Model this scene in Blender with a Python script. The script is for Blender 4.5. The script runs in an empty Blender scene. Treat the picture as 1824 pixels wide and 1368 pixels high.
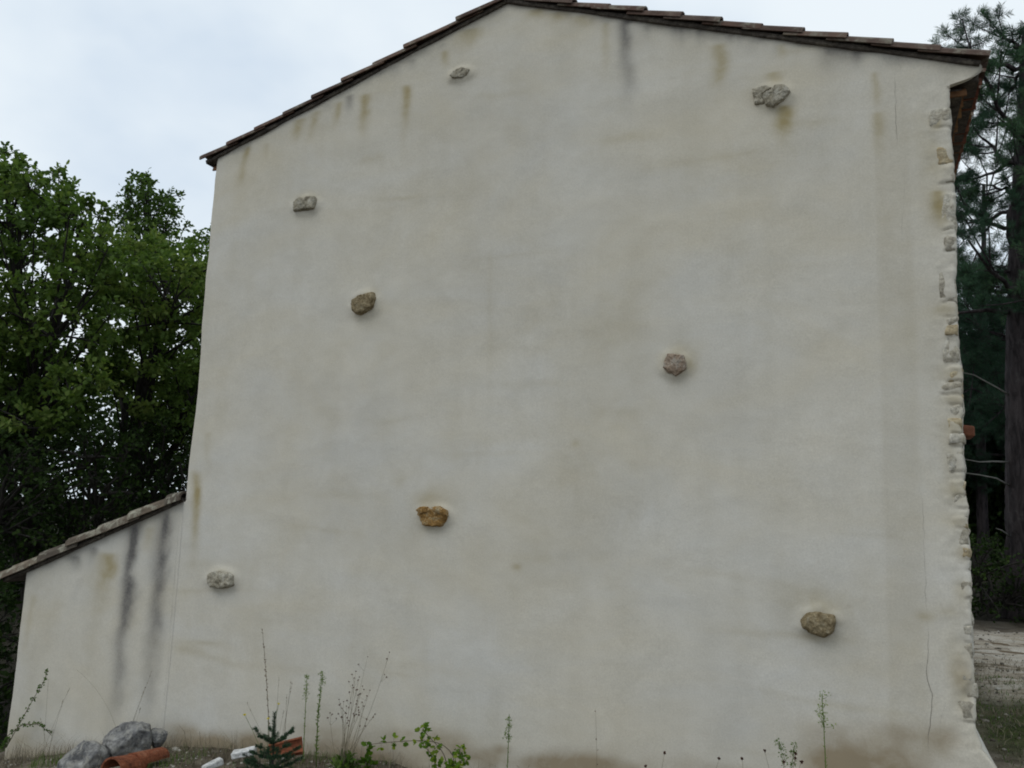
import bpy, bmesh, math, random
import numpy as np
from mathutils import Matrix, Vector

random.seed(7)
rng = np.random.default_rng(7)
S = bpy.context.scene
COL = S.collection

# ------------------------------------------------------------------ camera
# world: X along the gable wall, Y into the house, Z up; eye at the origin of X and Z
CX, CY, F = 912.0, 684.0, 1504.85
CAM = np.array([0.0, -5.99, 0.0])
YAW, PITCH, ROLL = math.radians(22.29), math.radians(8.44), math.radians(2.135)


def cam_axes():
    ca, sa = math.cos(YAW), math.sin(YAW)
    cb, sb = math.cos(PITCH), math.sin(PITCH)
    r = np.array([ca, sa, 0.0])
    f = np.array([-sa * cb, ca * cb, sb])
    u = np.cross(r, f)
    cc, sc = math.cos(ROLL), math.sin(ROLL)
    return cc * r + sc * u, -sc * r + cc * u, f


RX, UX, FX = cam_axes()
cam_data = bpy.data.cameras.new("camera")
cam_data.sensor_fit = 'HORIZONTAL'
cam_data.sensor_width = 36.0
cam_data.lens = F / 1824.0 * 36.0
cam_data.clip_start = 0.05
cam_data.clip_end = 1500.0
cam = bpy.data.objects.new("camera", cam_data)
COL.objects.link(cam)
M = Matrix.Identity(4)
for k in range(3):
    M[k][0], M[k][1], M[k][2], M[k][3] = RX[k], UX[k], -FX[k], CAM[k]
cam.matrix_world = M
S.camera = cam

# ------------------------------------------------------------------ world, sun, exposure
SUN_EL, SUN_AZ = math.radians(58), math.radians(200)
w = bpy.data.worlds.new("World")
S.world = w
w.use_nodes = True
nt = w.node_tree
nt.nodes.clear()
wo = nt.nodes.new('ShaderNodeOutputWorld')
bg = nt.nodes.new('ShaderNodeBackground')
sky = nt.nodes.new('ShaderNodeTexSky')
sky.sky_type = 'NISHITA'
sky.sun_disc = False
sky.sun_elevation = SUN_EL
sky.sun_rotation = SUN_AZ
tc = nt.nodes.new('ShaderNodeTexCoord')
mp = nt.nodes.new('ShaderNodeMapping')
mp.inputs['Scale'].default_value = (1.0, 1.0, 1.6)
mp.inputs['Location'].default_value = (3.1, 1.7, 0.4)
nz = nt.nodes.new('ShaderNodeTexNoise')
nz.inputs['Scale'].default_value = 2.1
nz.inputs['Detail'].default_value = 5.0
nz.inputs['Roughness'].default_value = 0.5
rp = nt.nodes.new('ShaderNodeValToRGB')
rp.color_ramp.interpolation = 'EASE'
rp.color_ramp.elements[0].position = 0.30
rp.color_ramp.elements[0].color = (6.6, 7.8, 9.2, 1)
rp.color_ramp.elements[1].position = 0.62
rp.color_ramp.elements[1].color = (9.35, 10.15, 10.7, 1)
mx = nt.nodes.new('ShaderNodeMix')
mx.data_type = 'RGBA'
mx.inputs[0].default_value = 0.95
nt.links.new(tc.outputs['Generated'], mp.inputs['Vector'])
nt.links.new(mp.outputs['Vector'], nz.inputs['Vector'])
nt.links.new(nz.outputs['Fac'], rp.inputs['Fac'])
nt.links.new(sky.outputs['Color'], mx.inputs[6])
nt.links.new(rp.outputs['Color'], mx.inputs[7])
nt.links.new(mx.outputs[2], bg.inputs['Color'])
bg.inputs['Strength'].default_value = 0.094
nt.links.new(bg.outputs['Background'], wo.inputs['Surface'])

sun = bpy.data.lights.new("sun", 'SUN')
sun.energy = 0.8
sun.angle = math.radians(40)
sun.color = (1.0, 0.96, 0.9)
so = bpy.data.objects.new("sun", sun)
COL.objects.link(so)
# sun in front of the gable, to the left and high
sd = np.array([-0.42, -0.62, 1.15])
so.rotation_euler = Vector(sd).to_track_quat('Z', 'Y').to_euler()
sky.sun_rotation = math.atan2(sd[0], sd[1])

S.view_settings.view_transform = 'Standard'
S.view_settings.look = 'None'
S.view_settings.exposure = 0.0
S.view_settings.gamma = 1.0
S.view_settings.use_curve_mapping = False
S.render.engine = 'CYCLES'
S.cycles.filter_width = 1.9
S.cycles.max_bounces = 6
S.cycles.transparent_max_bounces = 4

# ------------------------------------------------------------------ helpers


def ray(px, py):
    return RX * ((px - CX) / F) - UX * ((py - CY) / F) + FX


def at(px, py, y=0.0):
    """where the sight line through a photo pixel meets the vertical plane Y = y"""
    d = ray(px, py)
    t = (y - CAM[1]) / d[1]
    return CAM + d * t


def far(px, py, depth):
    return CAM + ray(px, py) * depth


def vnoise(p, seed=0):
    """smooth value noise in 3D, numpy, 0..1"""
    p = np.asarray(p, float)
    i = np.floor(p).astype(np.int64)
    f = p - i
    f = f * f * f * (f * (f * 6 - 15) + 10)
    r = np.zeros(len(p))

    def h(a, b, c):
        n = (a * 374761393 + b * 668265263 + c * 2147483647 + seed * 1274126177) & 0xffffffff
        n = ((n ^ (n >> 13)) * 1274126177) & 0xffffffff
        n = ((n ^ (n >> 16)) * 2246822519) & 0xffffffff
        return ((n ^ (n >> 15)) & 0xffff) / 65535.0
    for dx in (0, 1):
        for dy in (0, 1):
            for dz in (0, 1):
                wgt = (f[:, 0] if dx else 1 - f[:, 0]) * (f[:, 1] if dy else 1 - f[:, 1]) * (f[:, 2] if dz else 1 - f[:, 2])
                r += wgt * h(i[:, 0] + dx, i[:, 1] + dy, i[:, 2] + dz)
    return r


def fbm(p, scale, seed=0, octs=4, rough=0.5):
    p = np.asarray(p, float) / scale
    a, s, t = 1.0, 0.0, 0.0
    for o in range(octs):
        s = s + a * (vnoise(p, seed + o * 17) - 0.5) * 2
        t += a
        a *= rough
        p = p * 2.03 + 5.3
    return s / t


def sstep(a, b, x):
    t = np.clip((x - a) / (b - a), 0, 1)
    return t * t * (3 - 2 * t)


def mesh_np(name, verts, faces, mat=None, parent=None, smooth=False, color=None, cname="tint"):
    """faces: list of (N,k) int arrays"""
    if not isinstance(faces, list):
        faces = [faces]
    verts = np.asarray(verts, np.float32).reshape(-1, 3)
    me = bpy.data.meshes.new(name)
    me.vertices.add(len(verts))
    me.vertices.foreach_set('co', verts.ravel())
    faces = [np.asarray(f, np.int32) for f in faces if len(f)]
    nl = sum(f.size for f in faces)
    npoly = sum(len(f) for f in faces)
    me.loops.add(nl)
    me.polygons.add(npoly)
    me.loops.foreach_set('vertex_index', np.concatenate([f.ravel() for f in faces]))
    starts, tot, acc = [], [], 0
    for f in faces:
        k = f.shape[1]
        starts.append(acc + np.arange(len(f)) * k)
        tot.append(np.full(len(f), k))
        acc += f.size
    me.polygons.foreach_set('loop_start', np.concatenate(starts).astype(np.int32))
    me.polygons.foreach_set('loop_total', np.concatenate(tot).astype(np.int32))
    if smooth:
        me.polygons.foreach_set('use_smooth', np.ones(npoly, bool))
    me.update(calc_edges=True)
    me.validate()
    if color is not None:
        ca = me.color_attributes.new(cname, 'FLOAT_COLOR', 'POINT')
        c4 = np.ones((len(verts), 4), np.float32)
        c4[:, :3] = color
        ca.data.foreach_set('color', c4.ravel())
    if mat:
        me.materials.append(mat)
    o = bpy.data.objects.new(name, me)
    COL.objects.link(o)
    if parent:
        o.parent = parent
    return o


class MB:
    """collects quads / tris and tubes into one mesh"""

    def __init__(self):
        self.v, self.q, self.t, self.c, self.n = [], [], [], [], 0

    def add(self, v, q=None, t=None, c=None):
        v = np.asarray(v, float).reshape(-1, 3)
        if q is not None and len(q):
            self.q.append(np.asarray(q, np.int64) + self.n)
        if t is not None and len(t):
            self.t.append(np.asarray(t, np.int64) + self.n)
        self.v.append(v)
        cc = np.zeros((len(v), 3))
        if c is not None:
            cc[:] = c
        self.c.append(cc)
        self.n += len(v)

    def tube(self, pts, rad, sides=5, c=None, cap=True):
        pts = np.asarray(pts, float)
        n = len(pts)
        rad = np.broadcast_to(np.asarray(rad, float), (n,))
        tan = np.gradient(pts, axis=0)
        tan /= np.linalg.norm(tan, axis=1)[:, None] + 1e-9
        ref = np.array([0.0, 0, 1]) if abs(tan[0][2]) < 0.9 else np.array([1.0, 0, 0])
        a = np.cross(tan, ref)
        a /= np.linalg.norm(a, axis=1)[:, None] + 1e-9
        b = np.cross(tan, a)
        th = np.arange(sides) * 2 * math.pi / sides
        ring = pts[:, None, :] + rad[:, None, None] * (np.cos(th)[None, :, None] * a[:, None, :] + np.sin(th)[None, :, None] * b[:, None, :])
        v = ring.reshape(-1, 3)
        i = np.arange(n - 1)[:, None] * sides
        k = np.arange(sides)[None, :]
        k2 = (k + 1) % sides
        q = np.stack([i + k, i + k2, i + sides + k2, i + sides + k], -1).reshape(-1, 4)
        t = None
        if cap:
            v = np.vstack([v, pts[0], pts[-1]])
            kk = np.arange(sides)
            t = np.vstack([np.stack([np.full(sides, n * sides), (kk + 1) % sides, kk], -1),
                           np.stack([np.full(sides, n * sides + 1), (n - 1) * sides + kk, (n - 1) * sides + (kk + 1) % sides], -1)])
        self.add(v, q, t, c)

    def leaves(self, p, d, nrm, L, W, c=None, fold=0.15, six=False):
        p = np.asarray(p, float)
        N = len(p)
        if N == 0:
            return
        d = d / (np.linalg.norm(d, axis=1)[:, None] + 1e-9)
        s = np.cross(d, nrm)
        s /= np.linalg.norm(s, axis=1)[:, None] + 1e-9
        n = np.cross(s, d)
        L = np.broadcast_to(np.asarray(L, float), (N,))[:, None]
        W = np.broadcast_to(np.asarray(W, float), (N,))[:, None]
        if six:
            v = np.stack([p, p + d * L * .35 + s * W * .5 + n * W * fold, p + d * L * .8 + s * W * .36 + n * W * fold,
                          p + d * L, p + d * L * .8 - s * W * .36 + n * W * fold, p + d * L * .35 - s * W * .5 + n * W * fold], 1)
            q = np.arange(N)[:, None] * 6
            q = np.vstack([q + np.array([0, 1, 2, 3]), q + np.array([0, 3, 4, 5])])
            rep = 6
        else:
            v = np.stack([p, p + d * L * .45 + s * W * .5 + n * W * fold, p + d * L, p + d * L * .45 - s * W * .5 + n * W * fold], 1)
            q = np.arange(N)[:, None] * 4 + np.arange(4)
            rep = 4
        if c is not None:
            c = np.asarray(c, float)
            if c.ndim == 1:
                c = np.stack([c, c, c], -1)
            c = np.repeat(c, rep, axis=0)
        self.add(v.reshape(-1, 3), q, None, c)

    def build(self, name, mat, parent=None, smooth=False):
        if not self.v:
            return None
        fs = []
        if self.q:
            fs.append(np.vstack(self.q))
        if self.t:
            fs.append(np.vstack(self.t))
        return mesh_np(name, np.vstack(self.v), fs, mat, parent, smooth, np.vstack(self.c))


def tag(o, label=None, cat=None, group=None, kind=None):
    if label:
        o['label'] = label
    if cat:
        o['category'] = cat
    if group:
        o['group'] = group
    if kind:
        o['kind'] = kind
    return o


def empty(name, loc, label=None, cat=None, group=None):
    o = bpy.data.objects.new(name, None)
    COL.objects.link(o)
    o.location = loc
    o.empty_display_size = 0.1
    return tag(o, label, cat, group)


def to_local(o, root):
    """parts are modelled in world coordinates: keep them there when parented to an Empty"""
    o.parent = root
    o.matrix_parent_inverse = Matrix.Translation(-Vector(root.location))
    return o

# ------------------------------------------------------------------ materials


def new_mat(name, rough=0.9, spec=0.3):
    m = bpy.data.materials.new(name)
    m.use_nodes = True
    b = m.node_tree.nodes['Principled BSDF']
    b.inputs['Roughness'].default_value = rough
    b.inputs['Specular IOR Level'].default_value = spec
    return m, m.node_tree, b


def N(nt, t, **kw):
    n = nt.nodes.new(t)
    for k, v in kw.items():
        if k.startswith('i_'):
            n.inputs[k[2:]].default_value = v
        else:
            setattr(n, k, v)
    return n


def mixc(nt, fac, a, b, blend='MIX'):
    n = nt.nodes.new('ShaderNodeMix')
    n.data_type = 'RGBA'
    n.blend_type = blend
    for sock, val in ((n.inputs[0], fac), (n.inputs[6], a), (n.inputs[7], b)):
        if hasattr(val, 'is_linked') or hasattr(val, 'links'):
            nt.links.new(val, sock)
        elif isinstance(val, (int, float)):
            sock.default_value = val
        else:
            sock.default_value = (*val, 1)
    return n.outputs[2]


def math_n(nt, op, a, b=0.0, clamp=False):
    n = nt.nodes.new('ShaderNodeMath')
    n.operation = op
    n.use_clamp = clamp
    for k, val in ((0, a), (1, b)):
        if hasattr(val, 'links'):
            nt.links.new(val, n.inputs[k])
        else:
            n.inputs[k].default_value = val
    return n.outputs[0]


def noise_n(nt, vec, scale, detail=4, rough=0.55, dist=0.0):
    n = N(nt, 'ShaderNodeTexNoise', i_Scale=scale, i_Detail=detail, i_Roughness=rough, i_Distortion=dist)
    nt.links.new(vec, n.inputs['Vector'])
    return n.outputs['Fac']


def ramp_n(nt, fac, stops):
    r = nt.nodes.new('ShaderNodeValToRGB')
    e = r.color_ramp.elements
    while len(e) < len(stops):
        e.new(0.5)
    for k, (p, c) in enumerate(stops):
        e[k].position = p
        e[k].color = (*c, 1) if len(c) == 3 else c
    nt.links.new(fac, r.inputs['Fac'])
    return r.outputs['Color']


def bump_n(nt, b, h, strength, dist):
    n = N(nt, 'ShaderNodeBump', i_Strength=strength, i_Distance=dist)
    nt.links.new(h, n.inputs['Height'])
    nt.links.new(n.outputs['Normal'], b.inputs['Normal'])


def objvec(nt, scale=(1, 1, 1), rnd=False):
    t = nt.nodes.new('ShaderNodeTexCoord')
    mpn = nt.nodes.new('ShaderNodeMapping')
    mpn.inputs['Scale'].default_value = scale
    nt.links.new(t.outputs['Object'], mpn.inputs['Vector'])
    if rnd:
        oi = nt.nodes.new('ShaderNodeObjectInfo')
        ml = math_n(nt, 'MULTIPLY', oi.outputs['Random'], 37.0)
        cb = nt.nodes.new('ShaderNodeCombineXYZ')
        nt.links.new(ml, cb.inputs[0])
        nt.links.new(ml, cb.inputs[1])
        nt.links.new(cb.outputs[0], mpn.inputs['Location'])
    return mpn.outputs['Vector']


def plaster_mat():
    m, nt, b = new_mat('lime_plaster', 0.95, 0.15)
    v = objvec(nt)
    vs = objvec(nt, (0.8, 1, 1.5))
    vv = objvec(nt, (5.0, 1, 0.55))
    big = ramp_n(nt, noise_n(nt, vs, 0.9, 5, 0.6, 0.4), [(0.33, (0, 0, 0)), (0.66, (1, 1, 1))])
    col = mixc(nt, big, (0.590, 0.548, 0.455), (0.596, 0.578, 0.530))
    mid = ramp_n(nt, noise_n(nt, v, 3.2, 5, 0.62, 0.6), [(0.3, (0.94, 0.935, 0.92)), (0.68, (1.03, 1.03, 1.03))])
    col = mixc(nt, 1.0, col, mid, 'MULTIPLY')
    drip = ramp_n(nt, noise_n(nt, vv, 1.0, 3, 0.5), [(0.42, (1, 1, 1)), (0.75, (0.88, 0.87, 0.84))])
    col = mixc(nt, 0.35, col, drip, 'MULTIPLY')
    grain = ramp_n(nt, noise_n(nt, v, 85, 4, 0.75), [(0.28, (0.86, 0.86, 0.855)), (0.72, (1.07, 1.07, 1.07))])
    col = mixc(nt, 1.0, col, grain, 'MULTIPLY')
    at_ = N(nt, 'ShaderNodeAttribute', attribute_name='stain')
    sep = nt.nodes.new('ShaderNodeSeparateColor')
    nt.links.new(at_.outputs['Color'], sep.inputs[0])
    brk = ramp_n(nt, noise_n(nt, v, 7, 5, 0.65, 0.5), [(0.25, (0.7,) * 3), (0.62, (1.25,) * 3)])
    brf = ramp_n(nt, noise_n(nt, v, 45, 3, 0.7), [(0.25, (0.82,) * 3), (0.65, (1.06,) * 3)])
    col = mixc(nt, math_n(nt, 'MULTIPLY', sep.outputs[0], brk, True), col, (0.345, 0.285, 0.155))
    col = mixc(nt, math_n(nt, 'MULTIPLY', sep.outputs[2], brk, True), col, (0.305, 0.25, 0.17))
    gd = math_n(nt, 'MULTIPLY', sep.outputs[1], brf, True)
    col = mixc(nt, gd, col, (0.125, 0.118, 0.112))
    nt.links.new(col, b.inputs['Base Color'])
    h = math_n(nt, 'ADD', math_n(nt, 'MULTIPLY', noise_n(nt, v, 13, 5, 0.6), 0.28), math_n(nt, 'MULTIPLY', noise_n(nt, v, 150, 3, 0.7), 0.16))
    bump_n(nt, b, h, 0.55, 0.012)
    return m


def rock_mat(name, stops, scale=9.0, bump=0.02, rnd=True):
    m, nt, b = new_mat(name, 0.95, 0.2)
    v = objvec(nt, rnd=rnd)
    n1 = noise_n(nt, v, scale, 6, 0.65, 0.4)
    col = ramp_n(nt, n1, stops)
    sp = ramp_n(nt, noise_n(nt, v, scale * 4, 5, 0.75), [(0.32, (0.5,) * 3), (0.66, (1.2,) * 3)])
    col = mixc(nt, 1.0, col, sp, 'MULTIPLY')
    nt.links.new(col, b.inputs['Base Color'])
    if name.startswith('lich'):
        lc = ramp_n(nt, noise_n(nt, v, 13, 6, 0.7, 0.6), [(0.50, (0,) * 3), (0.60, (1,) * 3)])
        nt.links.new(mixc(nt, lc, col, (0.30, 0.29, 0.26)), b.inputs['Base Color'])
    bump_n(nt, b, noise_n(nt, v, scale * 3, 6, 0.7), 0.8, bump)
    return m


def tile_mat(name, stops, lichen, lich_amt):
    m, nt, b = new_mat(name, 0.9, 0.2)
    v = objvec(nt, rnd=True)
    oi = nt.nodes.new('ShaderNodeObjectInfo')
    col = ramp_n(nt, oi.outputs['Random'], stops)
    mot = ramp_n(nt, noise_n(nt, v, 12, 5, 0.65), [(0.3, (0.6,) * 3), (0.7, (1.2,) * 3)])
    col = mixc(nt, 1.0, col, mot, 'MULTIPLY')
    lf = ramp_n(nt, noise_n(nt, v, 9, 6, 0.7, 0.5), [(0.60 - lich_amt, (0,) * 3), (0.74 - lich_amt * .7, (1,) * 3)])
    col = mixc(nt, lf, col, lichen)
    nt.links.new(col, b.inputs['Base Color'])
    bump_n(nt, b, noise_n(nt, v, 60, 4, 0.6), 0.5, 0.006)
    return m


def tint_mat(name, c0, c1, c2=None, rough=0.7, trans=0.35, spec=0.08):
    """leaf-like: attribute 'tint' (0..1) slides between leaf colours; light passes through"""
    m, nt, b = new_mat(name, rough, spec)
    a = N(nt, 'ShaderNodeAttribute', attribute_name='tint')
    sep = nt.nodes.new('ShaderNodeSeparateColor')
    nt.links.new(a.outputs['Color'], sep.inputs[0])
    st = [(0.0, c0), (0.6, c1), (1.0, c2 or c1)]
    col = ramp_n(nt, sep.outputs[0], st)
    nt.links.new(col, b.inputs['Base Color'])
    if trans > 0:
        tr = nt.nodes.new('ShaderNodeBsdfTranslucent')
        hs = N(nt, 'ShaderNodeHueSaturation', i_Saturation=1.15, i_Value=1.5)
        nt.links.new(col, hs.inputs['Color'])
        nt.links.new(hs.outputs['Color'], tr.inputs['Color'])
        ms = nt.nodes.new('ShaderNodeMixShader')
        ms.inputs[0].default_value = trans
        nt.links.new(b.outputs[0], ms.inputs[1])
        nt.links.new(tr.outputs[0], ms.inputs[2])
        nt.links.new(ms.outputs[0], nt.nodes['Material Output'].inputs['Surface'])
    return m


def bark_mat(name, c0, c1, sc=(9, 9, 1.6), bump=0.03):
    m, nt, b = new_mat(name, 0.95, 0.15)
    v = objvec(nt, sc)
    n1 = noise_n(nt, v, 1.6, 6, 0.65, 0.6)
    col = ramp_n(nt, n1, [(0.34, c0), (0.66, c1)])
    v2 = objvec(nt)
    lich = ramp_n(nt, noise_n(nt, v2, 3.0, 5, 0.7), [(0.6, (0,) * 3), (0.85, (0.35,) * 3)])
    col = mixc(nt, lich, col, (0.17, 0.17, 0.16))
    nt.links.new(col, b.inputs['Base Color'])
    bump_n(nt, b, n1, 1.0, bump)
    return m


MAT = {}
MAT['plaster'] = plaster_mat()
MAT['stone_grey'] = rock_mat('weathered_grey_stone', [(0.3, (0.19, 0.165, 0.115)), (0.5, (0.38, 0.345, 0.265)), (0.7, (0.50, 0.475, 0.40))], 16)
MAT['stone_buff'] = rock_mat('buff_stone', [(0.3, (0.10, 0.07, 0.032)), (0.47, (0.25, 0.195, 0.11)), (0.6, (0.33, 0.27, 0.165)), (0.74, (0.44, 0.40, 0.30))], 22)
MAT['stone_orange'] = rock_mat('ochre_stone', [(0.3, (0.16, 0.09, 0.03)), (0.5, (0.35, 0.20, 0.065)), (0.68, (0.45, 0.38, 0.24))], 20)
MAT['stone_pink'] = rock_mat('pinkish_stone', [(0.3, (0.19, 0.13, 0.08)), (0.5, (0.36, 0.28, 0.21)), (0.72, (0.47, 0.44, 0.38))], 20)
MAT['quoin_white'] = rock_mat('pale_limestone', [(0.3, (0.40, 0.355, 0.265)), (0.55, (0.53, 0.495, 0.41)), (0.75, (0.60, 0.58, 0.51))], 12)
MAT['quoin_ochre'] = rock_mat('ochre_limestone', [(0.3, (0.36, 0.27, 0.15)), (0.55, (0.46, 0.385, 0.25)), (0.75, (0.53, 0.48, 0.36))], 10)
MAT['quoin_grey'] = rock_mat('grey_limestone', [(0.3, (0.31, 0.28, 0.215)), (0.55, (0.45, 0.415, 0.335)), (0.75, (0.53, 0.505, 0.435))], 12)
MAT['boulder'] = rock_mat('lichened_boulder', [(0.30, (0.075, 0.075, 0.076)), (0.46, (0.155, 0.155, 0.155)), (0.58, (0.30, 0.295, 0.28)), (0.74, (0.50, 0.49, 0.45))], 7.0, 0.04)
MAT['tile'] = tile_mat('weathered_roof_tile', [(0.0, (0.075, 0.050, 0.040)), (0.35, (0.115, 0.068, 0.050)), (0.7, (0.10, 0.072, 0.058)), (1.0, (0.165, 0.105, 0.078))], (0.20, 0.185, 0.145), 0.10)
MAT['tile_old'] = tile_mat('lichened_roof_tile', [(0.0, (0.085, 0.070, 0.055)), (0.5, (0.14, 0.11, 0.08)), (1.0, (0.20, 0.165, 0.12))], (0.33, 0.32, 0.25), 0.10)
MAT['tile_red'] = tile_mat('terracotta_tile', [(0.0, (0.13, 0.050, 0.032)), (0.4, (0.19, 0.075, 0.042)), (0.75, (0.25, 0.145, 0.065)), (1.0, (0.12, 0.055, 0.04))], (0.16, 0.11, 0.075), 0.04)
MAT['mortar'] = rock_mat('dark_weathered_mortar', [(0.3, (0.05, 0.042, 0.036)), (0.55, (0.10, 0.085, 0.07)), (0.8, (0.19, 0.17, 0.13))], 10, 0.02, False)
MAT['crack'] = new_mat('crack_dark', 1.0, 0.0)[0]
MAT['crack'].node_tree.nodes['Principled BSDF'].inputs['Base Color'].default_value = (0.20, 0.18, 0.15, 1)
MAT['terracotta'] = rock_mat('bright_terracotta', [(0.3, (0.13, 0.045, 0.025)), (0.55, (0.235, 0.078, 0.038)), (0.75, (0.30, 0.16, 0.10))], 12, 0.006)
MAT['white'] = rock_mat('white_debris', [(0.3, (0.38, 0.37, 0.35)), (0.5, (0.62, 0.62, 0.60)), (0.75, (0.72, 0.72, 0.71))], 12, 0.004)
MAT['bark_oak'] = bark_mat('oak_bark', (0.014, 0.013, 0.011), (0.048, 0.044, 0.038))
MAT['bark_pine'] = bark_mat('pine_bark', (0.014, 0.012, 0.013), (0.058, 0.049, 0.050), (7, 7, 1.4), 0.06)
MAT['dead_wood'] = bark_mat('dead_wood', (0.08, 0.08, 0.072), (0.17, 0.17, 0.155), (20, 20, 20), 0.004)
MAT['leaf_oak'] = tint_mat('oak_leaf', (0.046, 0.080, 0.021), (0.095, 0.150, 0.036), (0.155, 0.20, 0.055))
MAT['leaf_dark'] = tint_mat('shade_leaf', (0.015, 0.028, 0.008), (0.030, 0.054, 0.013), (0.055, 0.08, 0.022), trans=0.2)
MAT['needle'] = tint_mat('pine_needle', (0.022, 0.046, 0.030), (0.046, 0.090, 0.050), (0.08, 0.135, 0.058), trans=0.2)
MAT['fir'] = tint_mat('fir_needle', (0.018, 0.042, 0.022), (0.036, 0.072, 0.038), (0.06, 0.10, 0.05), trans=0.15)
MAT['weed'] = tint_mat('weed_green', (0.05, 0.095, 0.025), (0.12, 0.19, 0.045), (0.22, 0.28, 0.07), trans=0.4)
MAT['bramble'] = tint_mat('bramble_leaf', (0.045, 0.10, 0.018), (0.115, 0.20, 0.030), (0.25, 0.30, 0.05), trans=0.45)
MAT['straw'] = tint_mat('dry_stalk', (0.10, 0.085, 0.06), (0.19, 0.165, 0.11), (0.32, 0.28, 0.19), trans=0.0)
MAT['seed'] = tint_mat('seed_head', (0.05, 0.022, 0.016), (0.10, 0.05, 0.035), (0.20, 0.15, 0.08), trans=0.0)
MAT['petal'] = tint_mat('yellow_petal', (0.55, 0.50, 0.06), (0.7, 0.62, 0.10), (0.75, 0.7, 0.2), trans=0.3)

# ------------------------------------------------------------------ house geometry numbers
RIDGE_X, RIDGE_Z, SLOPE = -2.625, 4.19, 0.339
XL, XR = -5.585, 0.650
DEPTH = 7.0
ANG = math.atan(SLOPE)


def ztop(x):
    return RIDGE_Z - SLOPE * np.abs(np.asarray(x) - RIDGE_X)


LT = at(330, 893)     # lean-to verge, top and bottom
LB = at(42, 1022)
LSL = (LT[2] - LB[2]) / (LT[0] - LB[0])
LXL = -7.475


def ltop(x):
    return LT[2] + LSL * (np.asarray(x) - LT[0])


gx = np.array([-40, -12, -9.0, -7.5, -6.6, -5.6, -4.9, -4.4, -3.9, -3.4, -2.9, -2.4, -1.6, -0.8, 0.0, 0.7, 1.5, 6.0, 40])
gz_ = np.array([-3.6, -3.0, -2.70, -2.50, -2.32, -2.13, -2.02, -1.985, -1.97, -1.96, -1.985, -2.0, -1.93, -1.82, -1.68, -1.56, -1.52, -1.5, -1.2])


def gheight(x, y, detail=True):
    x = np.asarray(x, float)
    y = np.asarray(y, float)
    z = np.interp(x, gx, gz_)
    flat = np.interp(x, [-60, -12, -8, 0, 40], [-3.4, -2.9, -2.6, -1.55, -1.3])
    k = sstep(1.0, 9.0, np.abs(y + 1.0))
    z = z * (1 - k) + flat * k
    z = z - 0.035 * np.clip(-y, 0, 3) * sstep(-1.0, -6, x)
    z = z + 0.022 * np.clip(y - 9, 0, 60)
    if detail:
        p = np.stack([x, y, np.zeros_like(x)], -1).reshape(-1, 3)
        near = np.clip(1 - np.hypot(x, y).ravel() / 60, 0.2, 1)
        z = z + ((0.05 * fbm(p, 1.1, 3, 4) + 0.018 * fbm(p, 0.22, 9, 3)) * near).reshape(x.shape)
        # stepped limestone ledges on the track beyond the corner
        lm = (sstep(0.9, 1.6, x) * sstep(2.5, 4, y) * (1 - sstep(9.0, 11, y)))
        st = fbm(np.stack([x * 0.35, y * 1.6, 0 * x], -1).reshape(-1, 3), 1.0, 31, 4).reshape(x.shape)
        z = z + lm * 0.10 * np.clip(np.round(st * 4) / 4, -.6, .6)
    return z


def relief(x, z):
    p = np.stack([x, np.zeros_like(x), z], -1)
    d = 0.011 * fbm(p, 1.3, 41, 4) + 0.0026 * fbm(p * np.array([1, 1, 1.6]), 0.28, 42, 4)
    return d


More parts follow.
